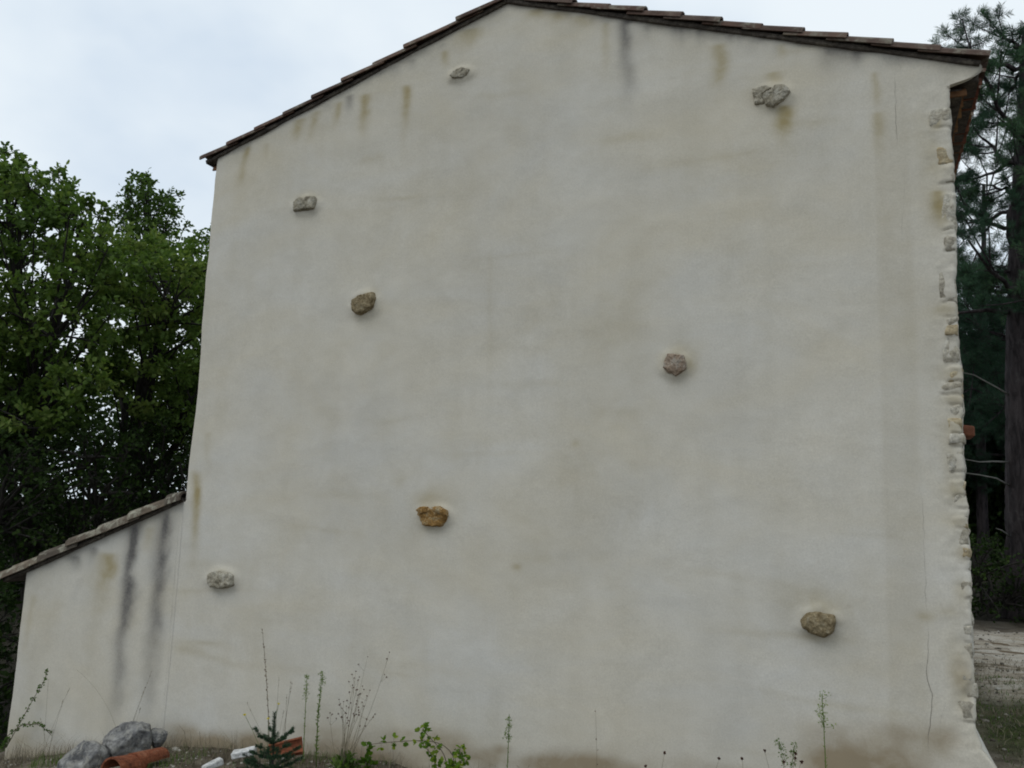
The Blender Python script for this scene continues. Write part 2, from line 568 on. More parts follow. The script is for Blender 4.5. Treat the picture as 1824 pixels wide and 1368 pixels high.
def add_wall_stains(x, z):
    """stains with a shape of their own and an ochre tint by height, in wall coordinates: R ochre wash, G black algae runs, B damp brown"""
    n = len(x)
    R_, G_, B_ = np.zeros(n), np.zeros(n), np.zeros(n)
    p = np.stack([x, np.zeros_like(x), z], -1)
    wob = fbm(p, 0.22, 61, 4)
    wob2 = fbm(p, 0.6, 62, 4)

    def streak(a, b, wpx, amt, ch, soft=0.35, bulge=0.0):
        A, B = at(*a), at(*b)
        wd = wpx * 0.00415 * 1.2
        hgt = A[2] - B[2]
        t = (A[2] - z) / hgt
        cx = A[0] + (B[0] - A[0]) * t + 0.035 * wob * wd / 0.08
        prof = np.exp(-np.abs((x - cx) / (wd * 0.58)) ** 2.1)
        e = sstep(-0.04, 0.05, t) * (1 - sstep(1 - soft * 2, 1 + soft * .6, t))
        ch += min(amt * 1.12, 0.95) * prof * e * (0.85 + 0.5 * wob)

    def blob(c, rx, rz, amt, ch, pw=2.0, rag=0.6):
        C = at(*c)
        d = np.sqrt(((x - C[0]) / (rx * 0.00415)) ** 2 + ((z - C[2]) / (rz * 0.00415)) ** 2)
        d = d * (1 + rag * wob2) + 0.18 * wob
        ch += amt * (0.72 if rx < 60 and pw == 2.0 else 1.0) * np.exp(-np.clip(d, 0, None) ** pw)

    for a, b, wd, k in [((441, 262), (426, 335), 15, .62), ((477, 255), (474, 290), 12, .3), ((536, 212), (526, 256), 22, .6), ((566, 198), (553, 254), 17, .55),
                        ((604, 182), (596, 234), 13, .5), ((651, 168), (647, 242), 18, .7), ((723, 152), (720, 215), 14, .6), ((721, 200), (719, 300), 12, .18),
                        ((834, 52), (824, 92), 30, .5), ((794, 90), (791, 122), 14, .5), ((955, 16), (957, 36), 30, .5), ((1000, 20), (1000, 42), 36, .5), ((1042, 26), (1046, 52), 30, .5),
                        ((1080, 40), (1083, 130), 12, .42), ((1280, 78), (1279, 180), 22, .55), ((1380, 128), (1378, 154), 18, .6), ((1394, 190), (1395, 258), 21, .72),
                        ((1558, 128), (1562, 200), 10, .35), ((1563, 200), (1572, 285), 15, .42), ((1395, 78), (1396, 108), 12, .4),
                        ((350, 838), (347, 1000), 19, .72), ((190, 985), (178, 1085), 46, .62), ((268, 940), (262, 985), 20, .4), ((172, 1080), (160, 1190), 26, .15),
                        ((60, 1060), (40, 1180), 14, .25), ((372, 770), (368, 850), 16, .22), ((873, 450), (871, 700), 8, .10), ((1640, 200), (1660, 420), 30, .2),
                        ((1665, 210), (1668, 235), 12, .5), ((1672, 340), (1676, 400), 14, .5)]:
        streak(a, b, wd, k, R_)
    for a, b, wd, k, sf in [((1117, 36), (1121, 190), 21, .95, .5), ((1118, 36), (1120, 110), 16, .35, .5), ((1137, 40), (1137, 90), 12, .12, .5), ((1152, 45), (1152, 85), 16, .25, .5),
                            ((1203, 46), (1203, 80), 14, .3, .5), ((1216, 48), (1217, 88), 12, .45, .5), ((1229, 50), (1230, 72), 9, .3, .5), ((1247, 53), (1248, 82), 12, .45, .5), ((1302, 62), (1303, 84), 12, .35, .5),
                            ((1318, 64), (1319, 84), 10, .3, .5), ((1342, 68), (1345, 100), 26, .18, .5), ((1472, 84), (1475, 128), 14, .34, .5), ((1484, 88), (1476, 150), 30, .16, .5), ((1525, 92), (1527, 128), 16, .4, .5),
                            ((1385, 74), (1378, 108), 8, .2, .5), ((710, 118), (707, 142), 24, .5, .5), ((736, 106), (736, 128), 14, .4, .5), ((622, 170), (620, 205), 16, .55, .5),
                            ((585, 186), (585, 200), 14, .35, .5), ((685, 128), (683, 146), 16, .3, .5), ((790, 78), (785, 92), 14, .3, .5), ((1590, 100), (1592, 135), 30, .14, .5),
                            ((240, 938), (197, 1330), 31, .80, .34), ((239, 938), (215, 1140), 18, .34, .5), ((296, 915), (255, 1300), 34, .72, .36), ((296, 915), (281, 1050), 14, .3, .5),
                            ((166, 975), (158, 1010), 18, .35, .5), ((133, 990), (130, 1020), 26, .42, .4), ((145, 1030), (120, 1090), 16, .14, .5)]:
        streak(a, b, wd, k, G_, sf)
    # algae along the line under the verge tiles (where water seeps out between the tiles)
    zt = np.where(x > XL - 0.001, ztop(np.clip(x, XL, 1)), ltop(x))
    seep = np.clip(1 - (zt - z) / (0.09 + 0.10 * np.clip(wob + wob2, -0.4, 1)), 0, 1)
    G_ += 0.6 * seep ** 1.4
    # rust wash round the through-stones
    for c, rx, rz, k in [((820, 132), 22, 16, .35), ((1374, 175), 40, 26, .3), ((548, 352), 28, 14, .45), ((652, 541), 34, 28, .35), ((664, 522), 18, 14, .3), ((1206, 650), 34, 32, .5), ((1232, 650), 12, 18, .4),
                         ((773, 918), 42, 32, .45), ((773, 888), 34, 14, .3), ((396, 1022), 34, 18, .4), ((1458, 1112), 50, 38, .5), ((1462, 1072), 44, 24, .28), ((1025, 790), 8, 7, .45), ((920, 1010), 8, 5, .6),
                         ((712, 858), 14, 16, .28), ((1330, 280), 120, 40, .12), ((1090, 735), 40, 12, .2), ((1230, 620), 30, 12, .2),
                         ((1690, 290), 24, 30, .2), ((1672, 375), 14, 34, .5), ((1685, 552), 24, 16, .55), ((1694, 665), 24, 18, .55), ((1697, 712), 24, 14, .5), ((1702, 757), 22, 18, .5), ((1694, 820), 12, 32, .4),
                         ((1703, 872), 20, 16, .55), ((1708, 930), 24, 12, .5), ((1716, 985), 14, 16, .5), ((1712, 1050), 14, 24, .45), ((1705, 1160), 22, 50, .3), ((1712, 1215), 16, 34, .5), ((1720, 1260), 16, 24, .35),
                         ((1650, 1098), 14, 8, .5), ((1690, 1090), 22, 8, .3), ((1395, 1060), 60, 20, .12)]:
        blob(c, rx, rz, k, R_)
    for c, rx, rz, k in [((1715, 1200), 20, 34, .35), ((1560, 1352), 95, 40, .75), ((1625, 1305), 60, 16, .4), ((1500, 1372), 70, 24, .6), ((1680, 1318), 30, 24, .45),
                         ((1010, 1362), 62, 20, .75), ((1080, 1372), 70, 14, .55), ((950, 1366), 60, 14, .5), ((860, 1352), 40, 20, .6), ((790, 1330), 70, 32, .65), ((690, 1330), 70, 34, .55), ((600, 1325), 60, 30, .5),
                         ((450, 1325), 50, 26, .55), ((380, 1322), 60, 24, .6), ((325, 1318), 40, 24, .5), ((720, 1305), 30, 10, .25), ((540, 1300), 60, 12, .2), ((330, 1300), 30, 8, .3),
                         ((40, 1330), 60, 30, .3), ((895, 1335), 18, 8, .5), ((1320, 1378), 120, 14, .35)]:
        blob(c, rx, rz, k, B_, 2.6)
    # splash line just above the soil
    hg = z - gheight(x, np.full_like(x, -0.05), False)
    B_ += 0.6 * np.clip(1 - hg / (0.10 + 0.09 * (wob2 + 0.3)), 0, 1)
    # repaired strip beside the corner, left of the quoins
    xe = XR - x
    strip = sstep(.50, .47, xe) * sstep(.24, .30, xe) * sstep(-1.9, -1.0, z) * sstep(3.2, 2.6, z)
    R_ += 0.10 * strip
    G_ += 0.035 * strip
    # trowel smears, short and level
    rs = np.random.default_rng(5)
    for _ in range(46):
        cxm, czm = rs.uniform(-5.4, .3), rs.uniform(-1.6, 3.6)
        lx, lz = rs.uniform(.12, .5), rs.uniform(.012, .05)
        tl = rs.normal(0, .06)
        e = np.exp(-np.abs((x - cxm) / lx) ** 2.5 - np.abs((z - czm - tl * (x - cxm) + .03 * wob) / lz) ** 2)
        if rs.uniform() < .6:
            R_ += rs.uniform(.06, .2) * e
        else:
            G_ += rs.uniform(.02, .06) * e
    R_ += 0.10 * sstep(-0.2, 3.2, z + 0.5 * wob2)  # whole wall tinted more ochre towards the top, with an uneven edge
    # light smoky blotches
    G_ += 0.05 * np.clip(fbm(p, 0.8, 77, 5) - 0.05, 0, 1) * 2
    R_ += 0.16 * np.clip(fbm(p * np.array([1, 1, 0.8]), 0.9, 78, 5) - 0.1, 0, 1) * 2
    return np.clip(np.stack([R_, G_, B_], -1), 0, 1)


# ------------------------------------------------------------------ house
house = empty('stone_house', (RIDGE_X, 0, -2.0), 'tall rendered stone house with blank stained gable wall and tiled roof', 'house')


def part(o, root=None):
    return to_local(o, root or house)


def edge_left(z):
    p = np.stack([np.full_like(z, 3.0), 0 * z, z], -1)
    return XL + (0.016 * fbm(p, 0.9, 5, 3) + 0.006 * fbm(p, 0.2, 6, 2)) * sstep(LT[2], LT[2] + .3, z)


LOBE0, LOBE1 = at(1690, 158)[2], at(1740, 120)[2]


def lobe_f(z):
    t = np.clip((z - LOBE0) / (LOBE1 - LOBE0), 0, 1)
    return np.sin(t * math.pi / 2) ** 0.8


def edge_right(z, lobe=True):
    p = np.stack([np.full_like(z, 9.0), 0 * z, z], -1)
    e = XR - 0.012 + 0.016 * fbm(p, 0.45, 7, 4) + 0.011 * fbm(p, 0.12, 8, 3) + 0.005 * fbm(p, 0.045, 18, 2)
    if lobe:
        e = e + 0.205 * lobe_f(z)
    foot = np.clip((-1.20 - z) / 0.30, 0, 1.3)
    return e + 0.150 * foot ** 1.25 + 0.035 * np.minimum(1, foot * 3) * fbm(p, 0.10, 19, 4)


# --- corner stones (quoins) half smeared with render: (left px, right px, top py, bottom py, kind)
QUO = [(1655, 1690, 194, 226, 'w'), (1668, 1696, 262, 292, 'o'), (1672, 1697, 300, 326, 'g'), (1676, 1702, 346, 408, 'w'), (1678, 1702, 420, 446, 'g'), (1674, 1704, 482, 536, 'g'),
       (1682, 1710, 543, 562, 'o'), (1690, 1711, 566, 577, 'w'), (1684, 1713, 580, 597, 'o'), (1687, 1714, 601, 648, 'w'), (1682, 1714, 655, 680, 'o'), (1675, 1718, 683, 699, 'w'), (1682, 1717, 704, 719, 'o'),
       (1688, 1719, 722, 744, 'w'), (1690, 1720, 747, 768, 'o'), (1690, 1721, 773, 790, 'w'), (1693, 1723, 800, 838, 'w'), (1692, 1722, 858, 880, 'o'), (1704, 1726, 884, 901, 'w'),
       (1690, 1727, 905, 916, 'w'), (1694, 1727, 919, 936, 'o'), (1708, 1729, 944, 966, 'g'), (1713, 1729, 974, 992, 'o'), (1715, 1731, 996, 1014, 'w'), (1716, 1735, 1038, 1062, 'g'),
       (1718, 1735, 1066, 1084, 'w'), (1716, 1736, 1090, 1112, 'w'), (1712, 1737, 1118, 1140, 'w'), (1718, 1740, 1150, 1176, 'g'), (1722, 1743, 1184, 1214, 'w'), (1720, 1744, 1222, 1244, 'w'),
       (1716, 1746, 1254, 1282, 'g'),]
QR = []
for _k, (_a, _b, _t, _bt, _kind) in enumerate(QUO):
    _r = np.random.default_rng(_k + 900)
    _A, _B = at(_a, _bt), at(_b, _t)
    QR.append((_A[0], _B[0], _A[2], _B[2], _r.choice([-.007, -.003, 0, .003, .006, .011]), _r.uniform(-.16, .16)))


def corner_relief(x, z):
    """how far the render stands out over the corner stones"""
    p = np.stack([x, 0 * x, z], -1)
    qz = sstep(0.26, 0.05, XR - x) * sstep(LOBE0 + .12, LOBE0 - .02, z)
    h = qz * (0.010 * fbm(p, 0.22, 91, 4) + 0.006 * fbm(p, 0.06, 92, 3) + .002)
    jx, jz = 0.024 * fbm(p, 0.07, 95, 4), 0.016 * fbm(p, 0.06, 96, 4)
    for a, b, z0, z1, amt, tilt in QR:
        zz = z + jz - tilt * (x - a)
        m = sstep(a - .005, a + .022, x + jx) * sstep(z0 - .010, z0 + .004, zz) * sstep(z1 + .010, z1 - .002, zz)
        h = h + m * amt
        # dark recess under each stone
        lip = sstep(a, a + .03, x + jx) * np.exp(-((zz - z0 + .008) / .008) ** 2)
        h = h - lip * .008 * (1 if amt > 0 else .3)
    return h


STONES = [
    ('small grey stone high under the ridge', [(803, 137), (812, 127), (826, 122), (838, 126), (834, 135), (822, 140), (808, 142)], 0.05, 'stone_grey'),
    ('left piece of the split grey stone near the right eave', [(1341, 160), (1366, 155), (1374, 158), (1360, 163), (1358, 172), (1363, 186), (1344, 187)], 0.04, 'stone_grey'),
    ('large right piece of the split grey stone near the right eave', [(1362, 170), (1374, 164), (1380, 156), (1398, 155), (1409, 166), (1398, 181), (1380, 193), (1366, 190), (1359, 176)], 0.07, 'stone_grey'),
    ('flat pale stone below the left eave', [(526, 362), (533, 354), (564, 352), (566, 360), (560, 374), (546, 376), (526, 379)], 0.06, 'stone_grey'),
    ('rounded brown stone left of centre', [(629, 545), (632, 535), (645, 526), (668, 522), (672, 532), (667, 549), (655, 557), (643, 561), (632, 556)], 0.09, 'stone_buff'),
    ('five sided pinkish stone at the right of the wall', [(1182, 655), (1187, 640), (1192, 632), (1217, 632), (1222, 645), (1224, 658), (1206, 671), (1190, 664)], 0.07, 'stone_pink'),
    ('main block of the orange stone', [(747, 914), (756, 908), (770, 907), (786, 909), (798, 914), (797, 928), (790, 938), (774, 937), (756, 934)], 0.075, 'stone_orange'),
    ('small orange chip over the orange stone', [(746, 909), (754, 902), (764, 903), (766, 912), (752, 916)], 0.088, 'stone_orange'),
    ('slanting orange slab over the orange stone', [(774, 903), (786, 902), (799, 909), (801, 919), (794, 919), (782, 912)], 0.094, 'stone_orange'),
    ('grey stone low on the left', [(373, 1024), (384, 1018), (412, 1018), (419, 1026), (419, 1042), (408, 1047), (380, 1046), (374, 1040)], 0.075, 'stone_grey'),
    ('large brown stone low on the right', [(1425, 1106), (1438, 1090), (1450, 1088), (1470, 1093), (1486, 1096), (1490, 1108), (1486, 1124), (1468, 1135), (1446, 1128), (1428, 1118)], 0.095, 'stone_buff'),
]
COLLARS = []
for _l, _p, _d, _m in STONES:
    if 'chip' in _l or 'slab' in _l or 'left piece' in _l:
        continue
    _P = np.array([at(*q) for q in _p])
    COLLARS.append((_P[:, 0].mean(), _P[:, 2].mean(), np.ptp(_P[:, 0]) / 2, np.ptp(_P[:, 2]) / 2))


def collars(x, z):
    """render lapped up unevenly round each through-stone"""
    h = np.zeros_like(x)
    p = np.stack([x, 0 * x, z], -1)
    n = 1 + 0.9 * fbm(p, 0.10, 71, 3)
    for cx, cz, rx, rz in COLLARS:
        d = np.sqrt(((x - cx) / (rx + .02)) ** 2 + ((z - cz) / (rz + .02)) ** 2)
        h += np.where(d < 4, 0.016 * np.exp(-np.clip(d - 0.75, 0, None) ** 2 / .16) * n, 0)
    return h


def wall_skin():
    NX, NZ = 400, 480
    s = np.linspace(0, 1, NX + 1)
    t = np.linspace(0, 1, NZ + 1)
    s = np.concatenate([np.linspace(0, .94, NX - 39), np.linspace(.94, 1, 41)[1:]])
    SS, TT = np.meshgrid(s, t, indexing='ij')
    zb = -2.35
    x = XL + SS * (XR - XL)
    for _ in range(4):
        z = zb + TT * (ztop(x) - zb + 0.02)
        zz = z.ravel()
        x = edge_left(zz).reshape(z.shape) * (1 - SS) + edge_right(zz, False).reshape(z.shape) * SS + (0.205 * lobe_f(zz)).reshape(z.shape) * sstep(.965, 1, SS)
    z = zb + TT * (ztop(x) - zb + 0.02)
    xf, zf = x.ravel(), z.ravel()
    y = -relief(xf, zf)
    # render smeared over the corner stones
    y += -corner_relief(xf, zf) - collars(xf, zf)
    # rounded arrises
    er, el = edge_right(zf) - xf, xf - edge_left(zf)
    er = np.where((zf > LOBE0) & (SS.ravel() < 1) , np.minimum(er + 0, 9), er)
    r = 0.025
    y += np.where(er < r, r - np.sqrt(np.clip(r * r - (r - np.clip(er, 0, r)) ** 2, 0, None)), 0)
    r = 0.035
    rl = np.where(zf > LT[2], np.where(el < r, r - np.sqrt(np.clip(r * r - (r - np.clip(el, 0, r)) ** 2, 0, None)), 0), 0)
    y += rl
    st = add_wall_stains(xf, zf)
    V = [np.stack([xf, y, zf], -1)]
    C = [st]
    idx = np.arange((NX + 1) * (NZ + 1)).reshape(NX + 1, NZ + 1)
    Q = [np.stack([idx[:-1, :-1], idx[1:, :-1], idx[1:, 1:], idx[:-1, 1:]], -1).reshape(-1, 4)]
    # side walls: sweep the left and right borders back to the rear
    n0 = (NX + 1) * (NZ + 1)
    for side in (0, NX):
        prev = idx[side]
        base = V[0][prev]
        s0 = st[prev]
        for d in (0.04, 0.10, 0.3, 0.7, 1.5, 3.0, 5.0, DEPTH):
            vv = base.copy()
            vv[:, 1] = d
            if side:   # the plaster lobe only closes the end of the eave cornice
                lob = 0.205 * lobe_f(vv[:, 2])
                vv[:, 0] -= lob * (1.0 if d > 0.05 else 0.08)
            vv[:, 0] += 0.02 * fbm(np.stack([vv[:, 1], vv[:, 2], 0 * vv[:, 2]], -1), 0.5, 12, 3)
            V.append(vv)
            C.append(s0 * 0.5)
            cur = n0 + np.arange(NZ + 1)
            n0 += NZ + 1
            q = np.stack([prev[:-1], cur[:-1], cur[1:], prev[1:]], -1)
            Q.append(q[:, ::-1] if side == 0 else q)
            Q[-1] = Q[-1][:, ::-1]
            prev = cur
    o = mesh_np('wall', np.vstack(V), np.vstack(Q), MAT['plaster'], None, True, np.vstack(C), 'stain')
    return part(o)


wall = wall_skin()
# rear wall closing the box
bw = MB()
bw.add([(XL, DEPTH, -3), (XR, DEPTH, -3), (XR, DEPTH, ztop(XR)), (RIDGE_X, DEPTH, RIDGE_Z), (XL, DEPTH, ztop(XL))],
       [(0, 1, 2, 4)], [(4, 2, 3)])
part(bw.build('rear_wall', MAT['plaster']))

# --- roof bed (boards and mortar under the tiles), a thin slab per slope


def slab(x0, z0, x1, z1, y0, y1, th, name, mat, nseg=40):
    m = MB()
    n = np.array([-(z1 - z0), 0, x1 - x0], float)
    n /= np.linalg.norm(n)
    if n[2] < 0:
        n = -n
    ts = np.linspace(0, 1, nseg + 1)
    P = np.stack([x0 + (x1 - x0) * ts, 0 * ts, z0 + (z1 - z0) * ts], -1)
    wv = 0.012 * fbm(P, 0.25, 21, 3)
    rows = []
    for yy, up in ((y0, 0), (y0, 1), (y1, 1), (y1, 0)):
        q = P.copy()
        q[:, 1] = yy + (wv if yy == y0 else 0)
        q = q + n * (th * up) + (np.outer(wv, n) * 0.8 if not up else 0)
        rows.append(q)
    V = np.vstack(rows)
    k = nseg + 1
    i = np.arange(nseg)
    Q = []
    for a in range(4):
        b = (a + 1) % 4
        Q.append(np.stack([a * k + i, a * k + i + 1, b * k + i + 1, b * k + i], -1))
    Q.append(np.array([[0, k, 2 * k, 3 * k], [k - 1, 2 * k - 1, 3 * k - 1, 4 * k - 1]]))
    m.add(V, np.vstack(Q))
    return m.build(name, mat)


EAVE_R, EAVE_L = 0.865, -5.735
roof = empty('roof', (RIDGE_X, 0, RIDGE_Z))
part(roof)
bed_z = 0.0
part(slab(EAVE_R - 0.05, ztop(EAVE_R - 0.05) + bed_z, RIDGE_X, RIDGE_Z + bed_z, -0.018, DEPTH + 0.05, 0.036, 'roof_bed', MAT['mortar']))
part(slab(EAVE_L + 0.05, ztop(EAVE_L + 0.05) + bed_z, RIDGE_X, RIDGE_Z + bed_z, -0.018, DEPTH + 0.05, 0.036, 'roof_bed', MAT['mortar']))


def tile_mesh(name, L=0.44, r0=0.088, r1=0.074, th=0.014, seg=6, arc=math.pi, flip=False):
    """barrel tile: half-round taper, wide end at +X, crown up"""
    V = []
    ang = np.linspace((math.pi - arc) / 2, (math.pi + arc) / 2, seg + 1)
    for xx, r in ((0.0, r1), (L, r0)):
        for rr in (r, r - th):
            for a in ang:
                V.append((xx, math.cos(a) * rr, math.sin(a) * rr * 0.86))
    k = seg + 1
    Q = []
    for i in range(seg):
        Q.append((i, i + 1, 2 * k + i + 1, 2 * k + i))
        Q.append((k + i + 1, k + i, 3 * k + i, 3 * k + i + 1))
        Q.append((i + 1, i, k + i, k + i + 1))
        Q.append((2 * k + i, 2 * k + i + 1, 3 * k + i + 1, 3 * k + i))
    Q.append((0, 2 * k, 3 * k, k))
    Q.append((k - 1, 2 * k - 1, 4 * k - 1, 3 * k - 1))
    me = bpy.data.meshes.new(name)
    me.from_pydata(V, [], Q)
    me.update()
    return me


TILE = tile_mesh('barrel_tile', 0.44, 0.082, 0.069, 0.014)
TILE.materials.append(MAT['tile'])


def place_tile(me, x, y, z, dirx, ang, parent_root, tilt=0.045, jit=1.0, name='tile', flip=False, mat=None):
    """x,z = upper end; dirx = +1 runs down towards +X, -1 towards -X"""
    o = bpy.data.objects.new(name, me)
    COL.objects.link(o)
    rz = 0 if dirx > 0 else math.pi
    e = Matrix.Rotation(rz + random.gauss(0, 0.012) * jit, 4, 'Z') @ Matrix.Rotation(ang - tilt + random.gauss(0, 0.012) * jit, 4, 'Y')
    if flip:
        e = e @ Matrix.Rotation(math.pi, 4, 'X')
    o.matrix_world = Matrix.Translation((x, y, z)) @ e
    o.parent = parent_root
    o.matrix_parent_inverse = Matrix.Translation(-Vector(parent_root.location)) if parent_root.parent is None else (Matrix.Translation(-Vector(parent_root.parent.location)) @ Matrix.Translation(Vector((0, 0, 0)))).to_4x4()
    return o


# the roof Empty sits under the house Empty: its children use the inverse of its world matrix
def under_roof(o, r):
    o.parent = r
    bpy.context.view_layer.update()
    return o


bpy.context.view_layer.update()
ROOF_INV = roof.matrix_world.inverted()


def put_tile(me, mat4, root, inv, name='tile'):
    o = bpy.data.objects.new(name, me)
    COL.objects.link(o)
    o.matrix_world = mat4
    o.parent = root
    o.matrix_parent_inverse = inv
    o.matrix_basis = mat4
    return o


def tile_matrix(x, y, z, dirx, ang, tilt, jit=1.0):
    rz = 0 if dirx > 0 else math.pi
    return Matrix.Translation((x, y, z)) @ Matrix.Rotation(rz + random.gauss(0, 0.014) * jit, 4, 'Z') @ Matrix.Rotation(ang - tilt + random.gauss(0, 0.010) * jit, 4, 'Y') @ Matrix.Rotation(random.gauss(0, 0.03) * jit, 4, 'X')


STEP = 0.302
NCOL = 6
rest = MB()
tv = np.array([v.co[:] for v in TILE.vertices])
tq = np.array([p.vertices[:] for p in TILE.polygons])


def lay_slope(dirx, eave_x, ncol_total=32):
    n = int(round(abs(eave_x - RIDGE_X) / STEP))
    step = abs(eave_x - RIDGE_X) / n
    for j in range(ncol_total):
        yy = 0.022 + j * 0.218
        for i in range(n):
            lo = eave_x - dirx * step * i           # lower end
            hi = lo - dirx * 0.44 * math.cos(ANG)
            if (hi - RIDGE_X) * dirx < 0.0:
                hi = RIDGE_X + dirx * 0.02
            z = float(ztop(hi)) + 0.030
            m4 = tile_matrix(hi, yy + random.gauss(0, 0.006), z + random.gauss(0, 0.003), dirx, ANG, 0.050)
            if j < NCOL:
                put_tile(TILE, m4, roof, ROOF_INV)
            else:
                a = np.array(m4)
                rest.add(tv @ a[:3, :3].T + a[:3, 3], tq)


lay_slope(1, EAVE_R)
lay_slope(-1, EAVE_L)
rt = rest.build('roof_tiles', MAT['tile'])
tag(rt, kind='stuff')
rt.parent = roof
rt.matrix_parent_inverse = ROOF_INV
# ridge tiles
RT = tile_mesh('ridge_tile', 0.46, 0.115, 0.10, 0.016)
RT.materials.append(MAT['tile'])
for k in range(18):
    m4 = Matrix.Translation((RIDGE_X, -0.055 + 0.40 * k, RIDGE_Z + 0.075)) @ Matrix.Rotation(math.pi / 2, 4, 'Z') @ Matrix.Rotation(0.03, 4, 'Y')
    put_tile(RT, m4, roof, ROOF_INV, 'ridge_tile')

# --- cornice of tile courses under both eaves
cornice = empty('cornice', (XR, 0, 2.9))
part(cornice)
bpy.context.view_layer.update()
COR_INV = cornice.matrix_world.inverted()
CT = tile_mesh('cornice_tile', 0.34, 0.094, 0.082, 0.016)
CT.materials.append(MAT['tile_red'])
for row, (pr, zz) in enumerate(((0.10, LOBE0 - 0.005), (0.205, LOBE0 + 0.095))):
    for k in range(34):
        yy = 0.20 + 0.195 * k + (0.09 if row else 0)
        m4 = Matrix.Translation((XR + pr - 0.34, yy, zz + random.gauss(0, .004))) @ Matrix.Rotation(random.gauss(0, .03), 4, 'Z') @ Matrix.Rotation(random.gauss(0.0, .02), 4, 'Y')
        put_tile(CT, m4, cornice, COR_INV)
    m = MB()
    x0, x1 = XR - 0.05, XR + pr - 0.025
    b = np.array([(x, y, z) for x in (x0, x1) for y in (0.14, DEPTH) for z in (zz - 0.004, zz + 0.062)])
    m.add(b, [(0, 1, 3, 2), (4, 6, 7, 5), (0, 4, 5, 1), (2, 3, 7, 6), (0, 2, 6, 4), (1, 5, 7, 3)])
    o = m.build('mortar_bed', MAT['mortar'])
    o.parent = cornice
    o.matrix_parent_inverse = COR_INV
cl = empty('cornice', (XL, 0, 2.9))
part(cl)
bpy.context.view_layer.update()
CL_INV = cl.matrix_world.inverted()
zl = float(ztop(XL)) - 0.075
for k in range(34):
    m4 = Matrix.Translation((XL - 0.075 + 0.34, 0.135 + 0.195 * k, zl + random.gauss(0, .004))) @ Matrix.Rotation(math.pi + random.gauss(0, .03), 4, 'Z')
    put_tile(CT, m4, cl, CL_INV)

# --- through-stones left proud of the render


def outline_stone(name, pts, depth, mat, seed=0, yb=0.03, rings=4, rough=0.16, bulge=(0, 0)):
    """a stone whose face has the given outline (photo pixels on the wall), bulging out of the wall"""
    depth = depth * .72
    P = np.array([at(*q) for q in pts])
    # resample the outline
    closed = np.vstack([P, P[:1]])
    seg = np.linalg.norm(np.diff(closed, axis=0), axis=1)
    cum = np.concatenate([[0], np.cumsum(seg)])
    nn = 52
    tt = np.linspace(0, cum[-1], nn, endpoint=False)
    O = np.stack([np.interp(tt, cum, closed[:, k]) for k in range(3)], -1)
    O = 0.8 * O + 0.1 * np.roll(O, 1, 0) + 0.1 * np.roll(O, -1, 0)
    c = O.mean(0)
    V = []
    prof = [(1.03, yb), (1.03, -depth * .2), (1.02, -depth * .5), (0.99, -depth * .78), (0.92, -depth * .95), (0.78, -depth * 1.0), (0.58, -depth * 1.03), (0.38, -depth * 1.04), (0.18, -depth * 1.05)]
    for sc, yy in prof:
        r = c + (O - c) * sc
        r[:, 0] += bulge[0] * (-yy)
        r[:, 2] += bulge[1] * (-yy)
        r[:, 1] = yy
        V.append(r)
    V = np.vstack(V + [c[None, :] + np.array([[0, -depth * 1.05, 0]])])
    size = np.linalg.norm(O - c, axis=1).mean()
    nv = np.stack([fbm(V + 10 * seed, size * .8, seed + k, 4) for k in range(3)], -1)
    nv2 = np.stack([np.round(fbm(V + 7 * seed, size * .5, seed + 9 + k, 2) * 3) / 3 for k in range(3)], -1)
    amt = np.repeat([0.25, .5, .8, .9, 1, 1, 1, 1, 1], nn)
    nv = nv + 0.6 * np.stack([fbm(V + 3 * seed, size * .28, seed + 20 + k, 3) for k in range(3)], -1)
    amt = np.append(amt, 1)
    V = V + (nv * rough * size + nv2 * rough * .45 * size) * amt[:, None]
    Q, T = [], []
    R_ = len(prof)
    i = np.arange(nn)
    for k in range(R_ - 1):
        Q.append(np.stack([k * nn + i, k * nn + (i + 1) % nn, (k + 1) * nn + (i + 1) % nn, (k + 1) * nn + i], -1))
    T = np.stack([(R_ - 1) * nn + i, (R_ - 1) * nn + (i + 1) % nn, np.full(nn, R_ * nn)], -1)
    m = MB()
    m.add(V, np.vstack(Q), T)
    return m.build(name, mat)


for k, (lab, pts, dp, mt) in enumerate(STONES):
    o = part(outline_stone('stone', pts, dp, MAT[mt], seed=k + 3))
    o['label'] = lab

